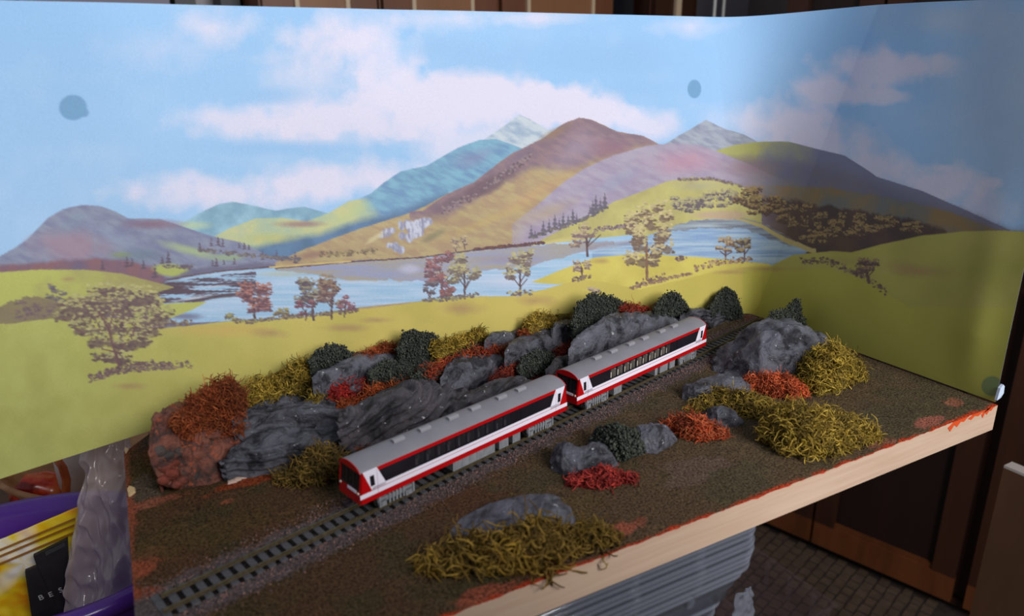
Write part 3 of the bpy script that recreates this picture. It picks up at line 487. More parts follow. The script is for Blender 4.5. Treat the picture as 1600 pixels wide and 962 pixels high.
R_('largest grey boulder mound near the fold of the backdrop', [(1116, 580), (1134, 556), (1160, 536), (1188, 513), (1214, 502), (1242, 502), (1266, 512), (1292, 526), (1312, 552)], [(1116, 584), (1150, 592), (1185, 603), (1240, 600), (1280, 592), (1312, 566)], None, 24, 22, 'rock_l', 3.2, .045, seed=15)
R_('low dark grey rock in front of the largest boulder', [(1066, 616), (1074, 602), (1100, 596), (1130, 588), (1158, 590), (1172, 602)], [(1066, 624), (1085, 632), (1120, 624), (1172, 614)], None, 12, 10, 'rock', 1.4, .08, seed=16)
R_('small shiny grey rock between the orange tuft and the olive lichen', [(1098, 652), (1112, 640), (1132, 637), (1152, 643), (1162, 658)], [(1098, 656), (1120, 668), (1150, 668), (1162, 662)], None, 8, 8, 'rock_l', 1.2, .09, seed=17)
R_('grey rock to the right of the dark bush in front of the track', [(984, 680), (998, 668), (1020, 663), (1044, 668), (1057, 684)], [(984, 694), (1000, 708), (1026, 710), (1050, 696), (1057, 688)], None, 9, 9, 'rock_l', 1.4, .09, seed=18)
rr16 = 'two lobed grey rock behind the red lichen tuft'
R_(rr16, [(860, 722), (868, 702), (884, 693), (898, 700), (910, 703), (930, 696), (952, 701), (966, 722)], [(860, 734), (878, 743), (905, 747), (940, 738), (966, 727)], None, 11, 11, 'rock', 1.7, .08, seed=19)
R_('long flat slate grey rock behind the nearest lichen', [(702, 832), (722, 817), (762, 799), (800, 789), (832, 781), (852, 776), (872, 781), (890, 795), (899, 812)], [(702, 838), (740, 842), (800, 838), (850, 838), (882, 833), (899, 820)], None, 15, 9, 'rock_l', 1.2, .06, pw=.5, seed=20)
# red clay outcrop with cobbles
clay = thing('clay_outcrop', (-445, 160, 0), 0, 'cracked reddish clay outcrop with round cobbles at the left end of the board', 'rock')
G = loft([(234, 700), (241, 650), (262, 634), (290, 626), (320, 634), (350, 660), (372, 695)], [(234, 715), (250, 752), (290, 764), (330, 757), (372, 740)], 80, 28, 12, 110, 60, .8); n = gnormals(G)
for i in range(110):
    for j in range(60):
        p = Vector(G[i, j]); d = mn.voronoi(p*.13)[0]; cr = min(1, (d[1]-d[0])*5); G[i, j] += n[i, j]*(1.9*cr-1.4+1.0*mn.fractal(p*.1, .8, 2, 4))*min(1, math.sin(math.pi*j/59)*3)
G[..., 1] = np.minimum(G[..., 1], 203.4); V_, F_ = close(G); child(mesh('clay_mass', V_, F_, M['clay'], smooth=True), clay)
def blob(c, r, sq=(1, 1, .7), seed=0, amp=.25):
    import bmesh; bm = bmesh.new(); bmesh.ops.create_icosphere(bm, subdivisions=2, radius=1); V_ = []
    for v in bm.verts:
        k = 1+amp*mn.noise(v.co*1.3+Vector((seed, seed*2, 0))); V_.append([v.co[i]*r*sq[i]*k+c[i] for i in range(3)])
    F_ = [[v.index for v in f.verts] for f in bm.faces]; bm.free(); return V_, F_
cm = [M['clay'], rock_mat('cobble_red', L(122, 56, 40), L(74, 44, 38), L(160, 76, 50), .45, .64), rock_mat('cobble_grey', L(84, 74, 70), L(56, 48, 47), L(140, 120, 110), .5, .68)]
for k, (u, v, r, mi_) in enumerate([(248, 705, 3.4, 2), (262, 712, 3, 2), (256, 728, 3.6, 1), (272, 722, 2.6, 1), (282, 706, 3.4, 2), (268, 740, 3.4, 1), (290, 735, 3.2, 0), (300, 718, 2.8, 1), (313, 716, 4.2, 1), (331, 714, 3, 1), (322, 732, 3.4, 2), (337, 728, 3, 2), (308, 742, 3, 2), (286, 750, 3, 1), (322, 748, 2.8, 0), (298, 702, 3, 2), (255, 750, 2.6, 1), (338, 745, 2.8, 2), (276, 756, 2.4, 1), (244, 724, 2.4, 1)]):
    p = onoff(u, v, 78+max(0, 758-v)*.12); V_, F_ = blob(p, r*1.15, (1, .8, .85), k); child(mesh('cobble', V_, F_, cm[mi_], smooth=True), clay)
# lichen: thousands of curling strands over a dark core
def strands(Pt, Nm, n, length, rad, cols, curl=1.0, up=.35, npt=7):
    pick = rng.integers(0, len(Pt), n); p = Pt[pick]+rng.normal(0, .5, (n, 3)); d = Nm[pick]*(.45 if curl > .8 else .9)+rng.normal(0, .8, (n, 3)); d[:, 2] += up*.6
    d /= np.linalg.norm(d, axis=1, keepdims=True); ax = rng.normal(0, 1, (n, 3)); ln_ = length*rng.uniform(.55, 1.25, (n, 1))/(npt-1); path = [p]
    for k in range(npt-1):
        d = d+np.cross(ax, d)*.62*curl+rng.normal(0, .26*curl, (n, 3)); d /= np.linalg.norm(d, axis=1, keepdims=True); path.append(path[-1]+d*ln_)
    path = np.stack(path, 1); tan = np.gradient(path, axis=1); tan /= np.linalg.norm(tan, axis=2, keepdims=True)+1e-9
    s1 = np.cross(tan, np.array([.31, .52, .79])); s1 /= np.linalg.norm(s1, axis=2, keepdims=True)+1e-9; s2 = np.cross(tan, s1)
    rr = rad*rng.uniform(.75, 1.3, (n, 1, 1))*np.linspace(1, .55, npt)[None, :, None]
    ring = np.stack([path+rr*(math.cos(a)*s1+math.sin(a)*s2) for a in (0, 2.094, 4.189)], 2)
    V_ = ring.reshape(-1, 3); base = (np.arange(n)*npt*3)[:, None, None]+(np.arange(npt-1)*3)[None, :, None]; k = np.arange(3)[None, None, :]; k2 = (k+1) % 3
    F_ = np.stack([base+k, base+k2, base+k2+3, base+k+3], -1).reshape(-1, 4)
    cc = lin(np.array(cols, float))[rng.integers(0, len(cols), n)]*rng.uniform(.4, 1.15, (n, 1))*(.3+1.15*fbm((p[:, 0]+p[:, 2]*.7)/7, (p[:, 1]-p[:, 2]*.5)/7, 3, 77))[:, None]; return V_, F_, np.repeat(cc, npt*3, 0)
YO = [(196, 164, 62), (168, 140, 44), (210, 176, 74), (132, 108, 36)]; OL = [(150, 122, 48), (176, 146, 62), (122, 98, 36)]; ORR = [(184, 86, 40), (162, 70, 32), (194, 104, 56)]
RO = [(180, 60, 38), (156, 48, 32), (192, 84, 52)]; RD = [(178, 36, 34), (150, 28, 28), (192, 56, 46)]; DR = [(150, 50, 34), (124, 40, 30), (170, 70, 44)]; ORB = [(226, 104, 58), (206, 86, 44), (236, 124, 76)]
def lichen(label, top, bot, off, dd, depth, n, cols, length=8, rad=.36, curl=1., name='lichen_clump', up=.35, group='lichen clumps'):
    G = loft(top, bot, off, dd, depth, 40, 26, .8); nm = gnormals(G); G2 = G.copy(); c = G.mean((0, 1)); sh = min(3.2, (G[..., 2].max()-G[..., 2].min())*.22)
    G2 = G-nm*sh; G2[..., 1] = np.minimum(G2[..., 1], 202.5); j = slice(1, 22)
    V_, F_, cc = strands((G-nm*sh*.8)[:, j].reshape(-1, 3), nm[:, j].reshape(-1, 3), int(n*1.35), length*1.15, rad*.9, cols, curl, up)
    V_[:, 1] = np.minimum(V_[:, 1], 203.9); V_[:, 2] = np.where(V_[:, 1] > 0, np.maximum(V_[:, 2], .15), V_[:, 2])
    root = thing(name, (c[0], c[1], 0), 0, label, 'lichen', group)
    a = mesh('strands', V_, F_, M['strand'], smooth=True, col=cc); a['kind'] = 'stuff'; child(a, root)
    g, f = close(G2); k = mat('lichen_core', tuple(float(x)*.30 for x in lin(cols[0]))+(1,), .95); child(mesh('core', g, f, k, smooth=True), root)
    return root
Lc = lichen
# chipped pale plaster crust under the lowest slab
q = MB(); rr = random.Random(9)
for k in range(14):
    p = onoff(362+k*9, 747-k*.9, 68.5); w_ = rr.uniform(1.6, 3.2); z_ = rr.uniform(.9, 1.7); q.hexa([(p[0]-w_, p[1]-.6, .2), (p[0]+w_, p[1]-.6, .2), (p[0]+w_, p[1]+2, .2), (p[0]-w_, p[1]+2, .2), (p[0]-w_*.8, p[1]-.2, z_), (p[0]+w_*.7, p[1]-.1, z_*.8), (p[0]+w_*.8, p[1]+2, z_+.3), (p[0]-w_*.8, p[1]+2, z_+.2)])
o = q.build('plaster_crust', mat('pale_plaster', L(176, 150, 136), .7)); tag(o, 'thin chipped pale plaster crust along the foot of the lowest dark slab', 'plaster', None, 'stuff')
Lc('tall rust orange lichen clump at the far left, beside the clay outcrop', [(288, 655), (300, 622), (325, 606), (345, 594), (362, 596), (374, 620)], [(288, 676), (320, 700), (350, 700), (374, 672)], 84, 12, 12, 1900, [(160, 76, 36), (136, 60, 24), (172, 92, 48)], 8, .34)
Lc('largest yellow lichen clump at the back, above the dark slab rock', [(364, 612), (390, 600), (430, 588), (455, 574), (470, 566), (490, 572), (502, 590)], [(364, 650), (400, 642), (450, 632), (502, 624)], 100, 8, 10, 2000, YO, 8, .34)
Lc('thin yellow lichen strip above the long low rock', [(490, 616), (505, 610), (525, 612)], [(490, 628), (530, 636)], 86, 4, 6, 260, YO, 6, .3)
Lc('orange lichen tuft between the two leftmost upright dark bushes', [(562, 556), (575, 544), (600, 534), (620, 538), (632, 552)], [(562, 562), (632, 562)], 96, 4, 6, 420, ORR, 6, .3)
Lc('bright red lichen clump beside orange lichen above the long low rock', [(524, 612), (532, 594), (548, 588), (568, 590), (578, 604)], [(524, 638), (550, 642), (578, 628)], 84, 6, 8, 700, RD, 7, .32)
Lc('orange lichen drift running right from the bright red clump', [(536, 634), (560, 622), (580, 598), (620, 592), (650, 586), (658, 600)], [(536, 644), (575, 640), (620, 612), (658, 606)], 76, 7, 10, 1000, ORR, 7, .32)
Lc('long red orange lichen drift behind the rounded pale rock', [(668, 576), (690, 566), (720, 554), (752, 544), (778, 540), (792, 550)], [(668, 584), (700, 580), (750, 568), (792, 566)], 68, 6, 8, 1000, RO+ORR, 7, .32)
Lc('yellow lichen clump behind the red orange drift', [(682, 538), (700, 530), (725, 524), (748, 513), (758, 520), (764, 538)], [(682, 556), (720, 556), (764, 548)], 80, 5, 6, 900, YO, 7, .32)
Lc('dark red lichen tuft above the roof end of the front railcar', [(776, 590), (790, 576), (812, 570), (830, 578), (838, 592)], [(776, 604), (838, 606)], 44, 6, 10, 600, DR, 7, .32)
Lc('yellow brown lichen tuft against the painted meadow above the block rock', [(826, 505), (836, 492), (850, 488), (862, 498), (868, 512)], [(826, 518), (850, 524), (868, 520)], 66, 3, 4, 420, YO, 7, .3)
Lc('thin yellow lichen strip along the backdrop foot above the angular rock', [(852, 500), (868, 492), (884, 492), (892, 500)], [(852, 504), (892, 506)], 70, 2, 2, 160, YO, 6, .3)
Lc('smallest orange lichen tuft beside the smallest black rock', [(818, 518), (826, 510), (836, 512), (846, 524)], [(818, 530), (846, 532)], 66, 3, 4, 300, ORR, 5, .28)
Lc('dark red lichen patch right of the steep fronted block', [(874, 548), (888, 536), (904, 538), (920, 548)], [(874, 558), (920, 560)], 44, 4, 6, 380, DR, 6, .3)
Lc('orange red lichen spray between the largest and a small upright bush', [(976, 482), (985, 472), (1005, 478), (1030, 484), (1046, 490)], [(976, 490), (1046, 497)], 36, 4, 6, 420, RO, 7, .3)
Lc('dark olive lichen clump left of the front end of the train', [(440, 745), (462, 722), (490, 700), (515, 700), (530, 715)], [(440, 755), (470, 764), (505, 762), (530, 750)], None, 12, 8, 1200, [(122, 96, 38), (98, 76, 28), (140, 112, 48)], 8, .36)
Lc('rust lichen strip in the gap below the dark slabs, behind the train', [(505, 712), (520, 690), (545, 690), (565, 700)], [(505, 722), (565, 718)], 56, 6, 6, 380, [(140, 70, 34), (110, 54, 26)], 6, .32)
Lc('bright orange lichen clump in front of the largest boulder', [(1162, 606), (1176, 588), (1205, 584), (1235, 586), (1252, 598), (1258, 612)], [(1162, 612), (1200, 622), (1240, 630), (1258, 620)], None, 12, 8, 1400, ORB, 6, .34)
Lc('tall yellow lichen dome beside the largest boulder', [(1250, 600), (1262, 566), (1285, 545), (1308, 535), (1328, 548), (1345, 568), (1349, 590)], [(1250, 612), (1275, 622), (1310, 620), (1335, 604), (1349, 594)], None, 16, 12, 2600, YO+[(206, 178, 70)], 8, .36)
Lc('low olive lichen strip behind the small shiny rock', [(1080, 640), (1100, 620), (1130, 608), (1170, 612), (1210, 628), (1238, 645)], [(1080, 644), (1120, 642), (1160, 652), (1200, 660), (1238, 656)], None, 14, 8, 1700, OL+YO[:1], 7, .34)
Lc('widest olive lichen mound near the right front edge of the board', [(1198, 672), (1212, 645), (1250, 634), (1290, 642), (1325, 648), (1352, 660), (1368, 680)], [(1198, 696), (1225, 716), (1270, 724), (1320, 712), (1368, 688)], None, 20, 14, 3200, OL+YO, 8.5, .38)
Lc('orange lichen tuft left of the small shiny rock', [(1042, 664), (1060, 654), (1085, 648), (1105, 656), (1130, 676)], [(1042, 672), (1065, 686), (1095, 693), (1130, 684)], None, 11, 7, 1200, [(206, 90, 48), (180, 72, 34), (190, 104, 66)], 7, .34)
Lc('bright red lichen tuft in front of the two lobed rock', [(892, 750), (915, 738), (945, 728), (962, 734), (986, 746)], [(892, 758), (920, 766), (950, 768), (986, 754)], None, 8, 4, 420, [(184, 62, 52), (164, 48, 42)], 6, .5)
Lc('nearest olive lichen sprawl of thick stems hanging over the board edge', [(668, 882), (700, 862), (740, 842), (790, 832), (840, 812), (880, 832), (948, 836)], [(668, 890), (710, 900), (770, 906), (830, 908), (880, 880), (948, 846)], None, 15, 6, 1300, [(150, 118, 40), (128, 98, 34), (172, 138, 56)], 12, .5, 1.1)
q = strands(np.array([onz(860, 885, 4)+0.0, onz(870, 880, 4), onz(850, 890, 4)]), np.array([[.1, -1, -.35]]*3), 16, 13, .6, [(142, 108, 38)], .35, -.3)
o = mesh('overhanging_stem', *q[:2], M['strand'], smooth=True, col=q[2]); tag(o, 'few olive lichen stems drooping over the raw wood edge', 'lichen')
for uu, vv, lb in ((975, 741, 'stray red lichen scrap to the right of the red tuft'), (995, 745, 'stray red lichen scrap farthest from the red tuft')):
    p = onz(uu, vv); q = strands(np.array([p]), np.array([[0, 0, 1.]]), 14, 5, .45, [(170, 56, 46)], 1, 0, 5); q[0][:, 2] = np.clip(q[0][:, 2], .1, 3); o = mesh('lichen_scrap', *q[:2], M['strand'], smooth=True, col=q[2]); tag(o, lb, 'lichen')
# foam foliage bushes
OCT = np.array([(1, 0, 0), (-1, 0, 0), (0, 1, 0), (0, -1, 0), (0, 0, 1), (0, 0, -1)], float); OF = np.array([(0, 2, 4), (2, 1, 4), (1, 3, 4), (3, 0, 4), (2, 0, 5), (1, 2, 5), (3, 1, 5), (0, 3, 5)])
def grains(Pt, r, cols, var=.35):
    n = len(Pt); V_ = (OCT[None]*r*rng.uniform(.6, 1.3, (n, 1, 3))*rng.uniform(.7, 1.4, (n, 1, 1))+rng.normal(0, r*.18, (n, 6, 3)))
    a = rng.uniform(0, 6.28, n); ca, sa = np.cos(a)[:, None], np.sin(a)[:, None]; x = V_[..., 0]*ca-V_[..., 2]*sa; z = V_[..., 0]*sa+V_[..., 2]*ca; V_ = np.stack([x, V_[..., 1], z], -1)+Pt[:, None]
    F_ = (OF[None]+(np.arange(n)*6)[:, None, None]).reshape(-1, 3); cc = lin(np.array(cols, float))[rng.integers(0, len(cols), n)]*rng.uniform(1-var, 1+var, (n, 1)); return V_.reshape(-1, 3), F_, np.repeat(cc, 6, 0)
FO = [(60, 64, 57), (46, 50, 46), (74, 77, 66)]
def bush(label, top, bot, off, dd, depth, n=2200, r=.62, cols=FO, group='dark foam bushes'):
    G = loft(top, bot, off, dd, depth, 46, 30, .8); nm = gnormals(G); c = G.mean((0, 1)); s_ = 1.6
    for i in range(46):
        for j in range(30):
            p = Vector(G[i, j]); G[i, j] += nm[i, j]*(2.2*mn.noise(p*.22)+1.0*mn.noise(p*.55))*min(1, math.sin(math.pi*j/29)*3)
    G[..., 1] = np.minimum(G[..., 1], 203); root = thing('foam_bush', (c[0], c[1], 0), 0, label, 'bush', group)
    pk = rng.integers(0, 46*24, n); Pt = G[:, 1:25].reshape(-1, 3)[pk]+nm[:, 1:25].reshape(-1, 3)[pk]*rng.normal(.1, .6, (n, 1))+rng.normal(0, .5, (n, 3)); Pt[:, 1] = np.minimum(Pt[:, 1], 203.2)
    q = grains(Pt, r, cols); a = mesh('foliage', *q[:2], M['foam'], col=q[2]); a['kind'] = 'stuff'; child(a, root)
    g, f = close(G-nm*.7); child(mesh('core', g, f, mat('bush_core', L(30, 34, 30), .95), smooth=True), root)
Bs = bush
Bs('leftmost dark green bush, low, above the flat wide grey rock', [(485, 565), (496, 550), (512, 541), (535, 542), (545, 552), (560, 556)], [(485, 568), (520, 572), (560, 566)], 98, 5, 6)
Bs('large upright dark bush right of the orange tuft', [(625, 545), (630, 526), (645, 519), (662, 522), (678, 526), (687, 545)], [(625, 568), (655, 578), (687, 570)], 84, 6, 8, 2600)
Bs('low dark bush sitting on the flat wide rock above orange lichen', [(578, 582), (590, 570), (610, 568), (632, 572), (646, 582)], [(578, 590), (610, 594), (646, 590)], 80, 4, 6, 1500)
Bs('round dark bush left of the rounded pale rock', [(645, 595), (652, 580), (670, 574), (690, 580), (698, 596)], [(645, 606), (670, 612), (698, 606)], 66, 5, 8, 1800)
Bs('dark bush below the steep fronted block rock', [(812, 572), (822, 558), (842, 550), (862, 556), (874, 572)], [(812, 580), (840, 592), (874, 586)], 42, 6, 8, 2000)
Bs('largest and widest dark bush at the back of the layout', [(896, 500), (904, 476), (920, 464), (945, 461), (965, 468), (980, 478), (1002, 490)], [(896, 512), (930, 514), (965, 498), (1002, 496)], 40, 8, 8, 3800)
Bs('small dark bush leaning out below the largest bush', [(920, 520), (926, 510), (938, 510), (946, 520)], [(920, 528), (946, 528)], 34, 3, 5, 600)
Bs('dark bush right of the orange red spray', [(1024, 482), (1034, 466), (1050, 457), (1064, 462), (1073, 482)], [(1024, 490), (1050, 497), (1073, 490)], 28, 4, 5, 1900)
Bs('tallest narrow dark bush by the far end of the track', [(1110, 480), (1120, 462), (1134, 448), (1146, 456), (1154, 475), (1158, 490)], [(1110, 492), (1135, 505), (1158, 498)], 22, 4, 5, 2200)
Bs('forked dark bush behind the largest boulder by the fold', [(1200, 500), (1212, 486), (1228, 484), (1236, 474), (1246, 468), (1254, 500)], [(1200, 508), (1225, 512), (1254, 510)], -36, 4, 4, 1900)
Bs('dark bush in the foreground between two grey rocks', [(926, 688), (940, 672), (962, 668), (985, 674), (1004, 692)], [(926, 698), (950, 716), (975, 724), (1004, 708)], None, 9, 8, 3000, .75)
# ------------------------------------------------------------------ track
ZR = 2.28
tr = thing('railway_track', (0, 183.65, 0), TH, 'straight narrow gauge model track with brown rails crossing the board diagonally', 'track')
SL = -472/TC-6; SR = 17; n_sl = 0
def tl(s, o_, z): return (s, o_, z)
end_r = (-1-0)/TC-2
for side, s1_ in ((-4.75, 19-8), (4.75, -1)):
    s0_ = (-474.5+side*TS)/TC; s1_ = min((203.5-183.65-side*TC)/TS, (-.5+side*TS)/TC); q = MB()
    pr = [(-.75, 0), (.75, 0), (.75, .22), (.22, .42), (.2, 1.15), (.42, 1.3), (.42, 1.6), (-.42, 1.6), (-.42, 1.3), (-.2, 1.15), (-.22, .42), (-.75, .22)]
    n = len(pr); q.add([(s0_+9, side+a, ZR-1.6+b_) for a, b_ in pr]+[(s1_, side+a, ZR-1.6+b_) for a, b_ in pr], [[i, (i+1) % n, n+(i+1) % n, n+i] for i in range(n)]+[list(range(n-1, -1, -1)), list(range(n, 2*n))])
    q.build('rail', M['rail'], tr)
q = MB(); q.box(-1.55, 1.55, -8.4, 8.4, -.9, 0, b=.25)
for sy in (-1, 1):
    for dx in (-.9, .9): q.box(dx-.35, dx+.35, sy*4.75-1.3, sy*4.75+1.3, 0, .35)
sl0 = None; s = -482.5
while s < -4:
    x = s*TC
    if sl0 is None: sl0 = q.build('sleeper', M['sleeper'], tr); o = sl0
    else: o = sl0.copy(); COL.objects.link(o); o.parent = tr
    o.location = (s*S, 0, (ZR-1.6)*S); s += 5.32
n = 21000; ss_ = rng.uniform(-486, 4, n); oo = rng.normal(-1.5, 9.5, n); kk = (np.abs(oo) < 22) & ((np.abs(oo) > 8.6) | (rng.random(n) < .08))
x = ss_*TC-oo*TS; y = 183.65+ss_*TS+oo*TC; kk &= (x > -474.5) & (x < -1) & (y < 203) & (y > 1); ss_, oo, x, y = ss_[kk], oo[kk], x[kk], y[kk]
zz = np.where(np.abs(oo) < 8.6, -.05, .45-.02*(np.abs(oo)-8.6))+ground(x, y)*(np.abs(oo) > 9)
q = grains(np.stack([ss_, oo, zz], 1), .36, [(104, 86, 84), (130, 100, 94), (84, 74, 76), (150, 112, 100), (92, 84, 84)], .3)
o = mesh('ballast', *q[:2], M['ballast'], tr, 'stuff', col=q[2])
# ------------------------------------------------------------------ railcars
LN = 139.65; HW = 9.1; Z0, Z1, ZL, Z2, Z3, Z4, Z5 = 10.4, 13.2, 15.45, 17.2, 24.6, 26.4, 29.6
def railcar(s0_, label, front, winmat, seatmat, und):
    t_ = thing('railcar', (s0_*TC, 183.65+s0_*TS, ZR), TH, label, 'train', None); Zr = -ZR
    def bz(q, nm, m_, par=None, **k):
        q.V = [(a, b_, c_-ZR) for a, b_, c_ in q.V]; return q.build(nm, m_, par or t_, **k)
    q = MB()                                                   # shell: 0 red, 1 white, 2 black
    for sy in (-1, 1):
        a, b_ = sorted((sy*HW, sy*(HW-.6))); f, g = sorted((sy*(HW+.05), sy*(HW-.6)))
        lower = [(0, Z0+.2), (2, Z0), (LN-2, Z0), (LN, Z0+.2), (LN, Z1), (0, Z1)]; q.prism(lower, a, b_, 0)
        q.prism([(0, Z1), (LN, Z1), (LN, ZL), (0, ZL)], f, g, 1)
        q.prism([(6.4, ZL+.28), (LN-6.4, ZL+.28), (LN-7, Z2), (7, Z2)], f, g, 1); q.prism([(.05, ZL), (LN-.05, ZL), (LN-.05, ZL+.28), (.05, ZL+.28)], a, b_, 0)
        for mir in (0, 1):
            F_ = (lambda x: LN-x) if mir else (lambda x: x)
            q.prism([(F_(a_), z_) for a_, z_ in [(.05, ZL+.28), (6.4, ZL+.28), (2.2, Z4), (1.5, Z4)]], a, b_, 0)
            q.prism([(F_(a_), z_) for a_, z_ in [(6.4, ZL+.28), (14, ZL+.28), (14, Z2), (9.8, Z4), (2.2, Z4)]], f, g, 1)
        q.prism([(10.6, Z3), (LN-10.6, Z3), (LN-9.8, Z4), (9.8, Z4)], f, g, 0)
    for mir in (0, 1):                                         # ends
        F_ = (lambda x: LN-x) if mir else (lambda x: x)
        def slab(z0_, z1_, y0_, y1_, m_, x0a, x0b, th_=.8):
            q.hexa([(F_(x0a), y0_, z0_), (F_(x0a+th_), y0_, z0_), (F_(x0a+th_), y1_, z0_), (F_(x0a), y1_, z0_), (F_(x0b), y0_, z1_), (F_(x0b+th_), y0_, z1_), (F_(x0b+th_), y1_, z1_), (F_(x0b), y1_, z1_)], m_)
        slab(Z0+.2, 15.1, -HW, HW, 0, -.25, 0); slab(15.1, 16.9, -HW, HW, 0, 0, .1)
        slab(15.4, 16.8, -6, 1.5, 1, -.2, -.1, .5)
        for sy in (-1, 1): a_, b_ = sorted((sy*HW, sy*8.1)); slab(16.9, Z4, a_, b_, 0, .1, 1.4)
        for y_ in (-2.9, 2.9): slab(16.9, 26.6, y_-.45, y_+.45, 2, .1, 1.4)
        slab(16.9, 17.6, -8.1, 8.1, 2, .1, .2); slab(26.2, 26.9, -8.1, 8.1, 0, 1.2, 1.3)
    bz(q, 'body', [M['red'], M['white'], M['black']])
    # roof: curved shell with a thin red rim at each end
    q = MB(); ns = 14; prof = [(math.sin((i/ns-.5)*2*1.25)/math.sin(1.25)*HW*1.0, Z4-.3+(Z5-Z4+.3)*(math.cos((i/ns-.5)*2*1.25)-math.cos(1.25))/(1-math.cos(1.25))) for i in range(ns+1)]
    ends = [(1.0, .96, .0), (1.6, 1, 0), (LN-1.6, 1, 0), (LN-1.0, .96, 0)]; V_ = []
    for xe, k_, _ in ends: V_ += [(xe, y_*k_, Z4-.3+(z_-Z4+.3)*k_) for y_, z_ in prof]
    m_ = ns+1; F_ = [[r_*m_+i, r_*m_+i+1, (r_+1)*m_+i+1, (r_+1)*m_+i] for r_ in range(3) for i in range(ns)]+[list(range(ns, -1, -1)), list(range(3*m_, 4*m_))]+[[0, m_, 2*m_, 3*m_][::-1]+[3*m_+ns, 2*m_+ns, m_+ns, ns][::-1]]
    q.add(V_, F_); bz(q, 'roof', M['roof'])
    q = MB()
    for xe in (.75, LN-1.15):
        V_ = [(xe+dx, y_*k_, Z4-.3+(z_-Z4+.3)*k_) for dx, k_ in ((0, .99), (.4, .99)) for y_, z_ in prof]; q.add(V_, [[i, i+1, m_+i+1, m_+i] for i in range(ns)]+[list(range(ns, -1, -1)), list(range(m_, 2*m_))])
    bz(q, 'roof_rim', M['red'])
    for x_ in (28.2, 44, 62, 77, 96, 110.8):
        q = MB(); pr = [(-1.6, Z5-.4), (1.6, Z5-.4), (1.5, Z5+.9), (.9, Z5+1.45), (-.9, Z5+1.45), (-1.5, Z5+.9)]
        q.add([(x_-3.2, *p_) for p_ in pr]+[(x_+3.2, *p_) for p_ in pr], [[i, (i+1) % 6, 6+(i+1) % 6, 6+i] for i in range(6)]+[[5, 4, 3, 2, 1, 0], list(range(6, 12))]); bz(q, 'roof_vent', M['vent'])
    # windows
    WN = [(31.2, 36.8), (37.9, 43.4), (44.9, 50.2), (51, 56.2), (57.8, 63.2), (64, 69.3), (71, 76.2), (77, 82.3), (84, 89), (89.8, 94.8), (97, 102.8)]
    for sy in (-1, 1):
        q = MB(); a, b_ = sorted((sy*(HW-.12), sy*(HW-.6)))
        q.prism([(14, Z2), (WN[0][0], Z2), (WN[0][0], Z3), (10.6, Z3)], a, b_); q.prism([(WN[-1][1], Z2), (LN-14, Z2), (LN-10.6, Z3), (WN[-1][1], Z3)], a, b_)
        for i in range(len(WN)-1): q.box(WN[i][1], WN[i+1][0], a, b_, Z2, Z3)
        q.box(WN[0][0], WN[-1][1], a, b_, Z2, Z2+.7); q.box(WN[0][0], WN[-1][1], a, b_, Z3-.7, Z3); bz(q, 'window_frame', M['band'])
        for i, (x0, x1) in enumerate(WN):
            q = MB(); c_, d_ = sorted((sy*(HW-.3), sy*(HW-.5))); q.box(x0, x1, c_, d_, Z2+.7, Z3-.7); bz(q, 'window_pane', winmat if i < 10 else M['pane_d'])
        for mir in (0, 1):
            F_ = (lambda x: LN-x) if mir else (lambda x: x); q = MB(); c_, d_ = sorted((sy*(HW+.12), sy*(HW-.2)))
            q.prism([(F_(a_), z_) for a_, z_ in [(5.9, 17.9), (8.2, 17.9), (7.9, 23.3), (5.6, 23.3)]], c_, d_); bz(q, 'door_window', M['band'])
            q = MB(); q.prism([(F_(9.6), 13.3), (F_(9.72), 13.3), (F_(9.72), 25.6), (F_(9.6), 25.6)], *sorted((sy*(HW+.09), sy*(HW-.1)))); bz(q, 'door_seam', M['redlamp'])
    for mir in (0, 1):
        F_ = (lambda x: LN-x) if mir else (lambda x: x)
        for y0_, y1_ in ((-8.1, -3.35), (-2.45, 2.45), (3.35, 8.1)):
            q = MB(); q.hexa([(F_(.45), y0_, 17.6), (F_(.7), y0_, 17.6), (F_(.7), y1_, 17.6), (F_(.45), y1_, 17.6), (F_(1.65), y0_, 26.2), (F_(1.9), y0_, 26.2), (F_(1.9), y1_, 26.2), (F_(1.65), y1_, 26.2)]); bz(q, 'windscreen', M['pane_d'])
        for y_ in (-7.6, 7.6): q = MB(); q.cyl((F_(-.1), y_, 16), .6, .5, 0, 12); bz(q, 'headlight', M['lamp'])
        q = MB(); q.box(*sorted((F_(-3.4), F_(.5))), -.9, .9, 8.0, 9.6); q.box(*sorted((F_(-4.1), F_(-3.2))), -1.6, 1.6, 7.6, 9.9); bz(q, 'coupler', M['black'])
    q = MB(); q.box(2, LN-2, -8.3, 8.3, Z0+.6, 11.6); q.box(3, LN-3, -8.3, 8.3, Z4-.4, Z4-.2)
    for x_ in (18, LN-18): q.box(x_-.3, x_+.3, -8.3, 8.3, 11.6, Z4-.4)
    bz(q, 'interior_floor', M['black']); q = MB()
    for i, (x0, x1) in enumerate(WN):
        xm = x0+1.0
        for y0_ in (-8, 1.8): q.box(xm, xm+1.1, y0_, y0_+6.2, 11.6, 20.6 if front else 21.3); q.box(xm, xm+4, y0_, y0_+6.2, 11.6, 15.6)
    bz(q, 'seat_rows', seatmat)
    # running gear
    for x0, x1 in und:
        q = MB(); q.box(x0, x1, -7.6, 7.6, 4.3, Z0+.4)
        for k_ in range(int((x1-x0)/5)): q.box(x0+1+k_*5, x0+1.3+k_*5, -7.75, 7.75, 4.5, 9.6)
        bz(q, 'underframe_box', M['grey'])
    
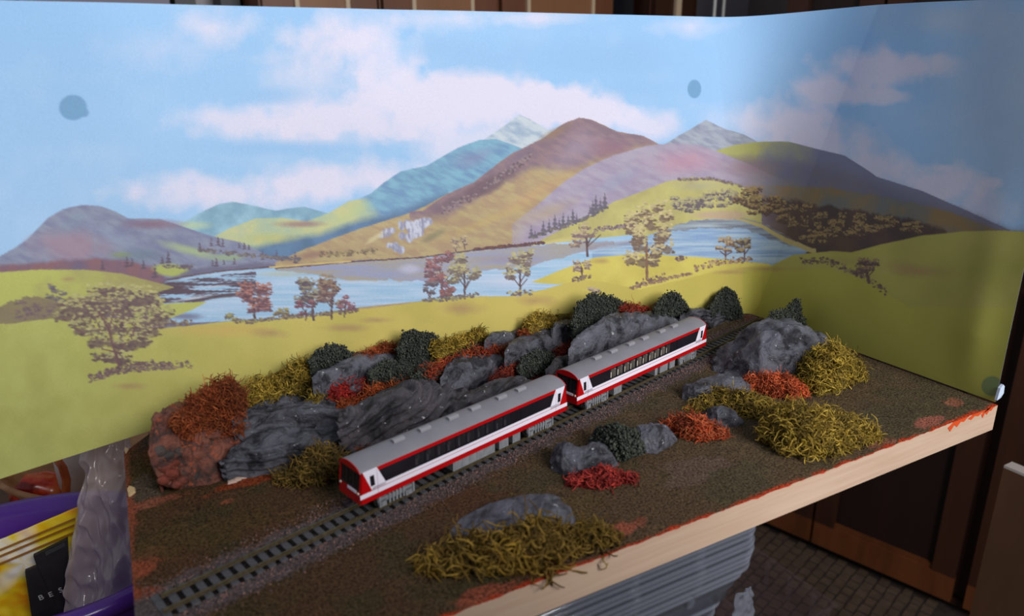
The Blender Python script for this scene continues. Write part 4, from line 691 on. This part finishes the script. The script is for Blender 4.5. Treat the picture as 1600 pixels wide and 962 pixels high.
    for x_ in (20.3, LN-20.8):
        b0 = MB()
        for sy in (-1, 1):
            a_, b_ = sorted((sy*6.3, sy*7.5)); b0.box(x_-10.2, x_+10.2, a_, b_, 6.0, 8.4)
            for dx in (-7.5, 7.5): b0.box(x_+dx-2, x_+dx+2, a_, b_+.2, 3.4, 7.2); b0.cyl((x_+dx, sy*7.6, 4.9), 1.1, .8, 1, 10)
            for dx in (-4.4, -2.4, -.4, 1.6, 3.6, -9.8, 9.4): b0.box(x_+dx, x_+dx+1, *sorted((sy*6.4, sy*8)), 4.2, 9.4)
        b0.box(x_-8, x_+8, -6.3, 6.3, 5.4, 10.6); bg = bz(b0, 'bogie', M['grey'])
        for dx in (-7.5, 7.5):
            for sy in (-1, 1): q = MB(); q.cyl((x_+dx, sy*4.9, ZR+2.9), 2.9, 1.5, 1, 24); q.cyl((x_+dx, sy*4.3, ZR+2.9), 3.2, .3, 1, 24); bz(q, 'wheel', M['wheel'], bg)
    return t_
railcar(-396.65, 'front red and white railcar with dark window band and grey roof, nearest the camera', True, mat('pane_front', L(46, 44, 48), .1, .6, alpha=.42), M['seat_d'], [(55.2, 84), (87.2, 94), (97.2, 103)])
railcar(-248.28, 'rear red and white railcar with clear windows showing pale seats, farthest along the track', False, M['pane'], M['seat'], [(36.8, 44.6), (80.2, 83.3), (86, 94.9), (97.2, 103.3)])
# small bits on the turf
straw = mat('straw', L(190, 160, 120), .7)
for k, (u, v, w_, lb) in enumerate([(197, 705, 5, 'upper straw coloured wood scrap glued at the left rim of the board'), (205, 768, 7, 'lower straw coloured wood scrap glued at the left rim of the board')]):
    p = onz(u, v); rr = random.Random(k+3); n = 11; pts = [(w_*.5*math.cos(2*math.pi*i/n)*rr.uniform(.45, 1.1), w_*.8*math.sin(2*math.pi*i/n)*rr.uniform(.45, 1.1)) for i in range(n)]
    V_ = [(max(p[0]+a, -475), p[1]+b_, .2) for a, b_ in pts]+[(max(p[0]+a*.8, -475), p[1]+b_*.8, 1.3) for a, b_ in pts]; tag(mesh('wood_scrap', V_, [[i, (i+1) % n, n+(i+1) % n, n+i] for i in range(n)]+[list(range(n, 2*n)), list(range(n-1, -1, -1))], straw), lb, 'scrap')
# ------------------------------------------------------------------ clutter around the board
clear = mat('clear_plastic', L(122, 127, 140), .09, 1, alpha=.32); clear_d = mat('clear_plastic_floor', L(150, 130, 135), .2, .6, alpha=.16)
wood_t = noisy('table_wood', L(96, 70, 48), L(120, 88, 60), 14, .6, 0, stretch=(.2, 3, 1))
ta = thing('table', (-650, 230, -900), 0, 'wooden table underneath the board and the purple tub', 'table')
q = MB(); q.box(-1150, -215, -120, 620, -204, -182); child(q.build('tabletop', wood_t), ta)
for x_ in (-1120, -275):
    for y_ in (-90, 560): q = MB(); q.box(x_, x_+40, y_, y_+40, -900, -204); child(q.build('leg', wood_t), ta)
# stack of clear plastic trays
def tray(x0, x1, y0, y1, zt_, h_, wl, lip, nm, label, mt_, grp, cr=12):
    import bmesh
    def ring(ins, z_, r):
        P_ = []
        for cx, cy, a0 in ((x1-ins-r, y1-ins-r, 0), (x0+ins+r, y1-ins-r, 90), (x0+ins+r, y0+ins+r, 180), (x1-ins-r, y0+ins+r, 270)):
            for k in range(6): a = math.radians(a0+k*18); P_.append((cx+r*math.cos(a), cy+r*math.sin(a), z_))
        return P_
    R2 = [ring(0, zt_-lip*.6, cr), ring(0, zt_, cr), ring(1.6, zt_+.2, cr-1), ring(3, zt_-.3, cr-2), ring(3.6, zt_-h_*.5, cr-3), ring(4.8, zt_-h_*.56, cr-3), ring(5.6, zt_-h_, cr-3)]
    V_ = [p for r in R2 for p in r]; n = 24; F_ = [[k*n+i, k*n+(i+1) % n, (k+1)*n+(i+1) % n, (k+1)*n+i] for k in range(len(R2)-1) for i in range(n)]+[list(range((len(R2)-1)*n, len(R2)*n))]
    if wl: V_ = [(a+wl*math.sin(b_*.03+c_), b_, c_) for a, b_, c_ in V_]
    o = mesh(nm, V_, F_, mt_, smooth=True)
    for xr in (x0+36, x0+84, x0+132, x0+176, x0+216):
        if xr < x1-30: vb_, fb_ = blob((xr, y0+3.2, zt_-h_*.30), 1, (3.2, 2.6, h_*.32), 1, 0); mesh('rib', vb_, fb_, mt_, o, smooth=True)
    s_ = o.modifiers.new('wall', 'SOLIDIFY'); s_.thickness = .0004; return tag(o, label, 'tray', grp)
rr = random.Random(5); z_ = -17.4
lbs = '%s clear plastic food tray counted down from the board edge in the nested stack'; ORD = ['topmost', 'second', 'third', 'fourth', 'fifth', 'sixth', 'seventh', 'eighth', 'ninth']
for k in range(9):
    dx = rr.uniform(-1.5, 1.5); tray(-452+dx, -194+dx*.6-k*.25, 1+rr.uniform(0, 1.6), 170, z_, 13 if k < 8 else 13, .3, 3, 'plastic_tray', lbs % ORD[k], clear, 'clear trays stacked under the board'); z_ -= 3.1
tray(-455, -200, 3, 172, z_-1.5, 17, .5, 3, 'plastic_tray', 'deeper clear plastic tray directly under the nested tray stack', clear, None)
z_ -= 20
for k in range(3): tray(-450, -208-k*2, 8+k, 168, z_, 22, 0, 3, 'plastic_tray', '%s of the three lower clear trays below the deeper tray' % ('upper', 'middle', 'lowest')[k], clear, 'lower clear trays under the board'); z_ -= 7
tray(-440, -230, 14, 160, z_-3, -(-182-(z_-3)), 0, 4, 'plastic_tub', 'deep clear plastic container carrying the tray stack', clear, None)
# crumpled plastic under the stack
def crumple(name, corners, nu_, nv_, amp, mt_, label, cat, thick=.25, fr=.05, seed=0, sag=0, zs=1):
    c00, c10, c11, c01 = [np.array(c_, float) for c_ in corners]; n_ = np.cross(c10-c00, c01-c00); n_ /= np.linalg.norm(n_); V_ = []
    for j in range(nv_):
        for i in range(nu_):
            a, b_ = i/(nu_-1), j/(nv_-1); p = (c00*(1-a)+c10*a)*(1-b_)+(c01*(1-a)+c11*a)*b_; vv = Vector(p*fr*np.array([1, 1, zs]))+Vector((seed, 0, seed*2))
            d = amp*(abs(mn.noise(vv))*1.6+.7*abs(mn.noise(vv*2.3))+.35*mn.noise(vv*5))+sag*math.sin(math.pi*a); V_.append(p+n_*d)
    o = mesh(name, V_, gridF(np.arange(nu_*nv_).reshape(nv_, nu_)), mt_, smooth=True)
    if thick: s_ = o.modifiers.new('thickness', 'SOLIDIFY'); s_.thickness = thick*S
    return tag(o, label, cat) if label else o
crumple('plastic_wrap', [ony(1152, 928, 20), ony(1182, 920, 24), ony(1186, 985, 24), ony(1146, 990, 18)], 24, 30, 5, clear, 'crumpled clear wrap hanging below the right end of the tray stack', 'wrap', seed=3)
# tub, rim ellipse
purple = mat('purple_plastic', L(96, 52, 158), .22, .6)
def ering(cx, cy, rx, ry, z_, rot, n=72, tilt=0): return [(cx+rx*math.cos(a)*math.cos(rot)-ry*math.sin(a)*math.sin(rot), cy+rx*math.cos(a)*math.sin(rot)+ry*math.sin(a)*math.cos(rot), z_+tilt*math.cos(a)) for a in [2*math.pi*i/n for i in range(n)]]
def shell(name, rings, mt_, parent=None):
    n = len(rings[0]); V_ = [p for r in rings for p in r]; F_ = [[k*n+i, k*n+(i+1) % n, (k+1)*n+(i+1) % n, (k+1)*n+i] for k in range(len(rings)-1) for i in range(n)]+[list(range((len(rings)-1)*n, len(rings)*n)), list(range(n-1, -1, -1))]
    return mesh(name, V_, F_, mt_, parent, smooth=True)
tb = thing('purple_tub', (-540, 285, -182), 0, 'glossy purple plastic tub with wide rim, left of the board', 'tub'); rz_ = -.36; cx, cy = -545, 290
child(shell('tub_wall', [ering(cx, cy, 76, 50, -181.5, rz_), ering(cx, cy, 90, 62, -120, rz_), ering(cx, cy, 96, 67, -101, rz_), ering(cx, cy, 100, 71, -97, rz_), ering(cx, cy, 103, 74, -102, rz_), ering(cx, cy, 104, 75, -108, rz_), ering(cx, cy, 101, 72, -108, rz_), ering(cx, cy, 100, 71, -101, rz_), ering(cx, cy, 95, 66.5, -99.5, rz_), ering(cx, cy, 92, 63, -103, rz_), ering(cx, cy, 88, 60, -120, rz_), ering(cx, cy, 74, 48, -178, rz_)][1:] if False else
     [ering(cx, cy, 76, 50, -181.5, rz_), ering(cx, cy, 92, 64, -118, rz_), ering(cx, cy, 96, 68, -108, rz_), ering(cx, cy, 104, 76, -110, rz_), ering(cx, cy, 106, 78, -103, rz_), ering(cx, cy, 103, 75, -98, rz_), ering(cx, cy, 96, 68, -99, rz_), ering(cx, cy, 92, 64, -106, rz_), ering(cx, cy, 89, 61, -120, rz_), ering(cx, cy, 74, 48, -178, rz_)], purple), tb)
# yellow packet
ym = mat('yellow_print', L(236, 190, 20), .35); b = ym.node_tree.nodes['Principled BSDF']; mp = coords(ym, scale=(1, 1, 1)); nn = N(ym, 'ShaderNodeTexNoise', Scale=22, Detail=3, Distortion=1.2); LK(ym, mp, 0, nn, 'Vector')
r = ramp(ym, nn, 0, [(.36, L(232, 140, 10)), (.48, L(240, 200, 24)), (.60, L(240, 214, 60)), (.72, L(238, 232, 214))]); ctr = ony(38, 878, 288)*S
tcn = N(ym, 'ShaderNodeTexCoord'); sb = N(ym, 'ShaderNodeVectorMath', _operation='SUBTRACT'); LK(ym, tcn, 'Object', sb, 0); sb.inputs[1].default_value = tuple(ctr); sx_ = N(ym, 'ShaderNodeSeparateXYZ'); LK(ym, sb, 0, sx_, 0)
at = N(ym, 'ShaderNodeMath', _operation='ARCTAN2'); LK(ym, sx_, 'Z', at, 0); LK(ym, sx_, 'X', at, 1); m8 = N(ym, 'ShaderNodeMath', _operation='MULTIPLY_ADD'); LK(ym, at, 0, m8, 0); m8.inputs[1].default_value = 5; m8.inputs[2].default_value = 1.2
sn = N(ym, 'ShaderNodeMath', _operation='SINE'); LK(ym, m8, 0, sn, 0); le = N(ym, 'ShaderNodeVectorMath', _operation='LENGTH'); LK(ym, sb, 0, le, 0)
fr_ = N(ym, 'ShaderNodeMath', _operation='MULTIPLY_ADD'); LK(ym, le, 1, fr_, 0); fr_.inputs[1].default_value = -42; fr_.inputs[2].default_value = .95
ad = N(ym, 'ShaderNodeMath', _operation='MULTIPLY_ADD'); LK(ym, sn, 0, ad, 0); ad.inputs[1].default_value = .45; LK(ym, fr_, 0, ad, 2); ad.use_clamp = True
mx = N(ym, 'ShaderNodeMix', _data_type='RGBA'); LK(ym, ad, 0, mx, 0); LK(ym, r, 0, mx, 6); mx.inputs[7].default_value = L(240, 232, 220); LK(ym, mx, 2, b, 'Base Color')
yp = thing('yellow_packet', tuple(ony(60, 900, 290)*np.array([1, 1, 0])+np.array([0, 0, -176])), 0, 'yellow foil snack packet with pale sunburst standing in the purple tub', 'packet')
child(crumple('packet_face', [ony(-60, 868, 296), ony(122, 793, 282), ony(104, 985, 278), ony(-20, 1000, 290)], 60, 60, 2.2, ym, None, None, .8, .03, 1), yp)
dkl = mat('packet_seam', L(150, 96, 20), .5)
for dv in (16, 26, 38):
    q = MB(); A_, B_ = ony(-55, 868+dv-3, 294.0), ony(119-dv*.1, 793+dv, 279.6); d = .35; q.hexa([A_+[0, -1.8, -d], B_+[0, -1.8, -d], B_+[0, 0, -d], A_+[0, 0, -d], A_+[0, -1.8, d], B_+[0, -1.8, d], B_+[0, 0, d], A_+[0, 0, d]]); child(q.build('packet_seam', dkl), yp)
# black packet with lettering
blk = noisy('black_card', L(30, 28, 27), L(40, 37, 35), 80, .5, .2)
bp = thing('black_packet', tuple(ony(75, 930, 272)*np.array([1, 1, 0])+np.array([0, 0, -176])), 0, 'black packet with spaced pale capital letters in front of the yellow packet', 'packet')
q = MB(); f = [ony(39, 893, 273), ony(58, 885, 273), ony(52, 869, 273), ony(106, 842, 273), ony(112, 1000, 268), ony(55, 1000, 268)]
n = 6; q.add([*f]+[p+np.array([0, 3, 0]) for p in f], [[i, (i+1) % n, n+(i+1) % n, n+i] for i in range(n)]+[[5, 4, 3, 2, 1, 0], [6, 7, 8, 9, 10, 11]]); child(q.build('sleeve', blk), bp)
for k in range(16):
    a = ony(72+k*1.9, 864.5-k*.95, 272.4); q = MB(); q.box(a[0]-.18, a[0]+.18, a[1]-.3, a[1]+.3, a[2]-1.3, a[2]+1.3); child(q.build('zip_tooth', mat('zip_grey', L(78, 76, 76), .5) if k == 0 else zg), bp)
    if k == 0: zg = bpy.data.materials['zip_grey']
pale = mat('pale_lettering', L(190, 190, 186), .5); vd = RM[2]
for ch, u, v in (('B', 61.5, 938), ('E', 77, 933), ('S', 93, 926)):
    cu = bpy.data.curves.new('letter', 'FONT'); cu.body = ch; cu.size = .0052; cu.extrude = .0001; tmp = bpy.data.objects.new('letter', cu); COL.objects.link(tmp)
    bpy.context.view_layer.update(); me = bpy.data.meshes.new_from_object(tmp.evaluated_get(bpy.context.evaluated_depsgraph_get())); bpy.data.objects.remove(tmp)
    o = link('letter', me, pale); p = ony(u, v, 270.0-(v-893)*.03); o.matrix_world = Matrix.Translation(Vector(p)*S) @ Matrix.Rotation(math.radians(90), 4, 'X') @ Matrix.Rotation(math.radians(8), 4, 'Z'); o.parent = bp; o.matrix_parent_inverse = Matrix.Translation(-bp.location)
# clear bag
bagm = mat('bag_film', L(200, 184, 180), .12, .9, alpha=.46)
crumple('plastic_bag', [ony(124, 700, 262), ony(197, 684, 248), ony(213, 990, 232), ony(92, 985, 250)], 90, 150, 8, bagm, 'crumpled clear plastic bag hanging between the purple tub and the board', 'bag', .15, .05, 7, zs=.38)
# box, sheet and cup behind the tub
bowl_m = noisy('bowl_wood', L(196, 146, 98), L(160, 110, 66), 20, .5, 0, stretch=(.3, 3, 3))
bw = (-512, 468); BR = -.82
o = shell('wooden_bowl', [ering(*bw, 66, 40, -181.5, BR), ering(*bw, 96, 56, -140, BR), ering(*bw, 106, 64, -127, BR), ering(*bw, 102, 60, -125, BR), ering(*bw, 88, 50, -142, BR), ering(*bw, 58, 34, -176, BR)], bowl_m); tag(o, 'pale wooden bowl behind the purple tub, mostly hidden by the backdrop', 'bowl')
rm = mat('glossy_red_orange', L(196, 52, 22), .2); b = rm.node_tree.nodes['Principled BSDF']; mp = coords(rm); nn = N(rm, 'ShaderNodeTexNoise', Scale=60, Detail=4); LK(rm, mp, 0, nn, 'Vector'); r = ramp(rm, nn, 0, [(.4, L(120, 20, 14)), (.52, L(206, 60, 26)), (.68, L(220, 120, 60))]); LK(rm, r, 0, b, 'Base Color')
V_, F_ = blob(ony(74, 765, 452), 22, (1.05, .7, .95), 4, .6); tag(mesh('pepper_piece', V_, F_, rm, smooth=True), 'glossy red orange wrapped lump lying in the wooden bowl', 'food')
q = MB(); rings = []
om = noisy('orange_strap', L(206, 110, 60), L(160, 72, 34), 120, .35, .3, stretch=(1, 1, .3)); cpts = [(88, 716), (98, 730), (104, 750), (103, 772), (98, 785)]
for u, v in cpts:
    p = ony(u, v, 420); rings.append([p+np.array([3.2*math.cos(a), 3*math.sin(a), 0]) for a in [k*math.pi/4 for k in range(8)]])
o = shell('orange_strip', rings, om); tag(o, 'curved orange strip between the red lump and the white cup', 'food')
p = ony(119, 752, 446); cupm = noisy('cup_white', L(214, 202, 190), L(196, 184, 172), 20, .4, 0)
o = shell('paper_cup', [ering(p[0]-2, p[1], 11, 11, -181.5, 0, 32), ering(p[0]+1, p[1], 14, 14, -120, 0, 32), ering(p[0]+2, p[1], 15, 15, -100, 0, 32), ering(p[0]+2, p[1], 13.6, 13.6, -100, 0, 32), ering(p[0]-2, p[1], 10, 10, -178, 0, 32)], cupm); tag(o, 'off white cup standing behind the clear bag', 'cup')
# ------------------------------------------------------------------ room
def tilemat():
    m_ = noisy('floor_tile', L(100, 82, 66), L(82, 66, 54), 30, .6, .2, .001); return m_
fl = MB(); fl.box(-2500, 2600, -2500, 2600, -915, -902.5); fo = fl.build('floor', noisy('grout', L(50, 40, 36), L(62, 50, 44), 60, .9, 0)); fo['kind'] = 'structure'
tm = tilemat(); fb = None; cnt = 0                     # small uneven cobble tiles, laid in rows, where the floor shows
ca, sa = .285, -.958
for a in range(15):
    for b_ in range(22):
        if cnt >= 290: break
        px_ = 810+(a-10)*30*.958+(b_-11)*24*ca; py_ = 690+(a-10)*30*.285+(b_-11)*24*sa; cnt += 1
        rr = random.Random(a*50+b_); w2, h2 = 13+rr.uniform(-1.5, .8), 10.4+rr.uniform(-1.2, .6); sh = (b_ % 2)*15
        base = [(-w2, -h2), (w2, -h2), (w2, h2), (-w2, h2)]; jit = [(x+rr.uniform(-1.2, 1.2)+sh, y+rr.uniform(-1.2, 1.2)) for x, y in base]
        V_ = [(px_+x*.958+y*ca, py_+x*.285+y*sa, -903) for x, y in jit]+[(px_+x*.95*.958+y*.93*ca, py_+x*.95*.285+y*.93*sa, -900+rr.uniform(-.5, .5)) for x, y in jit]
        mesh('tile', V_, [[0, 3, 2, 1], [4, 5, 6, 7], [0, 1, 5, 4], [1, 2, 6, 5], [2, 3, 7, 6], [3, 0, 4, 7]], tm, fo)
wl = MB(); wl.box(-2500, 2600, 1560, 1600, -902.5, 1500); w_o = wl.build('wall_back', noisy('wall_plaster', L(196, 190, 196), L(186, 180, 188), 8, .8, 0)); w_o['kind'] = 'structure'
wl = MB(); wl.box(1360, 1400, -900, 1560, -902.5, 1500); w_o = wl.build('wall_right', noisy('wall_plaster_right', L(150, 140, 136), L(140, 130, 126), 8, .8, 0)); w_o['kind'] = 'structure'
dw = noisy('cabinet_wood', L(66, 36, 22), L(48, 26, 16), 6, .45, .1, stretch=(3, 3, .25)); dw2 = noisy('cabinet_rail_wood', L(112, 62, 30), L(86, 46, 22), 6, .45, .1, stretch=(3, 3, .5)); dwp = noisy('cabinet_panel_wood', L(38, 20, 16), L(30, 16, 12), 6, .5, 0, stretch=(3, 3, .25))
CB = np.array([877-38.3, 870-11.4, 0]); cdir = np.array([.285, -.958, 0]); cn = np.array([-.958, -.285, 0])
def cbox(q, w0, w1, o0, o1, z0, z1, m_=0):           # along the cabinet front: w, outwards: o
    q.hexa([CB+cdir*w_+cn*o_+np.array([0, 0, z__]) for z__ in (z0, z1) for w_, o_ in ((w0, o0), (w1, o0), (w1, o1), (w0, o1))], m_)
cab = thing('cabinet', tuple(CB+np.array([0, 0, -902.5])), 0, 'tall dark brown wooden cabinet with framed doors behind the right side of the board', 'cabinet')
q = MB(); cbox(q, -60, 1000, -420, -6, -860, 1000); cbox(q, -60, 1000, -420, -40, -902.5, -860); cbox(q, -60, 1000, -6, 0, -884, -868); child(q.build('carcass', dw), cab)
for w0 in (-60, 134, 452, 760):
    w1 = {-60: 128, 134: 428, 452: 750, 760: 1000}[w0]
    for z0, z1 in ((-868, -180), (-170, 520), (530, 1000)):
        q = MB(); sw = 44; cbox(q, w0, w1, -6, 6, z0, z1, 0); d = q.build('door', dwp); child(d, cab)
        for nm, a in (('rail', (w0, w1, z0, z0+58)), ('rail', (w0, w1, z1-58, z1)), ('stile', (w0, w0+sw, z0+58, z1-58)), ('stile', (w1-sw, w1, z0+58, z1-58))):
            q = MB(); cbox(q, a[0], a[1], 6, 20, a[2], a[3]); f_ = q.build(nm, dw2 if nm == 'rail' else dw); f_.parent = d; 
        q = MB(); cbox(q, w0+sw, w1-sw, 6, 14, z0+58, z0+68); f_ = q.build('moulding', dw2); f_.parent = d
# cabinets along the back wall
def wallcab(x0, x1, label, mt_, pm_):
    t_ = thing('wall_cabinet', ((x0+x1)/2, 1400, 150), 0, label, 'cabinet'); q = MB(); q.box(x0, x1, 1300, 1559, 150, 900); child(q.build('carcass', mt_), t_)
    q = MB(); q.box(x0+4, x1-4, 1282, 1300, 154, 896); d = q.build('door', mt_); child(d, t_)
    q = MB(); q.box(x0+70, x1-70, 1277, 1282, 220, 830); f_ = q.build('panel', pm_); f_.parent = d
    for xx in (x0+62, x1-70): q = MB(); q.box(xx, xx+8, 1272, 1282, 212, 838); f_ = q.build('moulding', mo); f_.parent = d
mo = mat('pale_moulding', L(206, 180, 150), .4); cw = noisy('kitchen_wood', L(120, 74, 48), L(104, 62, 40), 4, .45, 0, stretch=(3, 3, .3)); cwp = noisy('kitchen_wood_light', L(150, 104, 72), L(134, 90, 58), 4, .45, 0, stretch=(3, 3, .3))
for x0, x1, lb, a, b_ in ((-170, 60, 'wall cabinet with a wooden door at the left end of the back row', cw, cwp), (66, 330, 'wooden wall cabinet second from the left in the back row', cw, cwp), (336, 640, 'widest wooden wall cabinet in the back row', cw, cwp), (760, 900, 'narrow wooden wall cabinet at the right end of the back row', dw, dwp)): wallcab(x0, x1, lb, a, b_)
# things seen as slivers above the backdrop
for x0, x1, c_, lb in ((-300, -262, (60, 56, 62), 'narrow dark upright item above the backdrop, left'), (-215, -178, (48, 44, 50), 'wider dark upright item beside the wooden cabinets')):
    q = MB(); q.box(x0, x1, 1450, 1558, 180, 900, b=6); o = q.build('dark_case', mat('dark_case', L(*c_), .5)); tag(o, lb, 'case')
q = MB(); q.box(-560, -310, 1452, 1558, 200, 900, b=8); tag(q.build('grey_case', mat('grey_case', L(132, 124, 142), .5)), 'long pale grey case high on the back wall at the left', 'case')
q = MB(); q.box(655, 750, 1350, 1558, 120, 900, b=10); tag(q.build('black_fridge', mat('black_gloss_case', L(20, 20, 26), .3)), 'black tall appliance between the wooden wall cabinets', 'appliance')
for k, u in enumerate((1117, 1131)):
    p = ony(u, 8, 1180); q = MB(); q.cyl((p[0], p[1], p[2]-40), 3.5, 320, 2, 12); cap = 'left' if k == 0 else 'right'
    tag(q.build('white_rod', mat('white_rod_%s' % cap, L(210, 210, 206), .4)), '%s of two thin white upright rods above the fold of the backdrop' % cap, 'rod')
# brown leaning panel, right
q = MB(); q.box(363, 379, -330, 148, -902, -226); pn = q.build('panel_board', noisy('brown_board', L(96, 64, 42), L(80, 54, 36), 9, .6, .1, stretch=(1, 2, .6)), None)
pr = thing('brown_panel', (371, -90, -902), 0, 'flat brown wooden panel standing on edge at the lower right', 'panel'); child(pn, pr)
q = MB(); q.box(363, 379, -330, 148, -226, -223); child(q.build('pale_edge', mat('edge_grey', L(176, 166, 160), .5)), pr)
# clear box on the floor beyond the trays
fb_o = thing('floor_box', (620, 640, -902), 0, 'large empty clear plastic box lying on the floor beyond the tray stack', 'box'); c0 = onz(1310, 945, -835); c1 = onz(1200, 868, -835); dl = (c1-c0)/np.linalg.norm(c1-c0); dn = np.array([-dl[1], dl[0], 0]); 
if dn[0] > 0: dn = -dn
ln = np.linalg.norm(c1-c0)+60
def brg(ins, z): return [c0+dl*a+dn*b_+np.array([0, 0, z-c0[2]]) for a, b_ in ((ins, ins), (ln-ins, ins), (ln-ins, 190-ins), (ins, 190-ins))]
V_ = brg(0, -839)+brg(0, -835)+brg(7, -835)+brg(12, -899); child(mesh('box_shell', V_, [[k*4+i, k*4+(i+1) % 4, k*4+4+(i+1) % 4, k*4+4+i] for k in range(3) for i in range(4)]+[[12, 13, 14, 15]], clear_d), fb_o)
for a in (.2, .45, .7):
    q = MB(); p = c0+dl*ln*a+dn*10; q.hexa([p+dl*s_+dn*t_+np.array([0, 0, z]) for z in (-62, -4) for s_, t_ in ((-4, 0), (4, 0), (4, 5), (-4, 5))]); child(q.build('rib', clear_d), fb_o)

# unseen chair, added only so its back shades the near left of the board
ch = thing('shade_chair', (-366, -420, -902), 0, 'unseen high-backed chair added in front of the table to shade the board', 'chair')
q = MB(); q.box(-474, -211, -640, -270, -455, -430); child(q.build('seat', dw), ch)
q = MB(); q.box(-470, -215, -292, -272, -330, 190, b=5); child(q.build('shade_backrest', dw), ch)
for x_ in (-466, -249):
    for y_, t_ in ((-640, -455), (-304, -330)): q = MB(); q.box(x_, x_+34, y_, y_+34, -902, t_); child(q.build('leg', dw), ch)
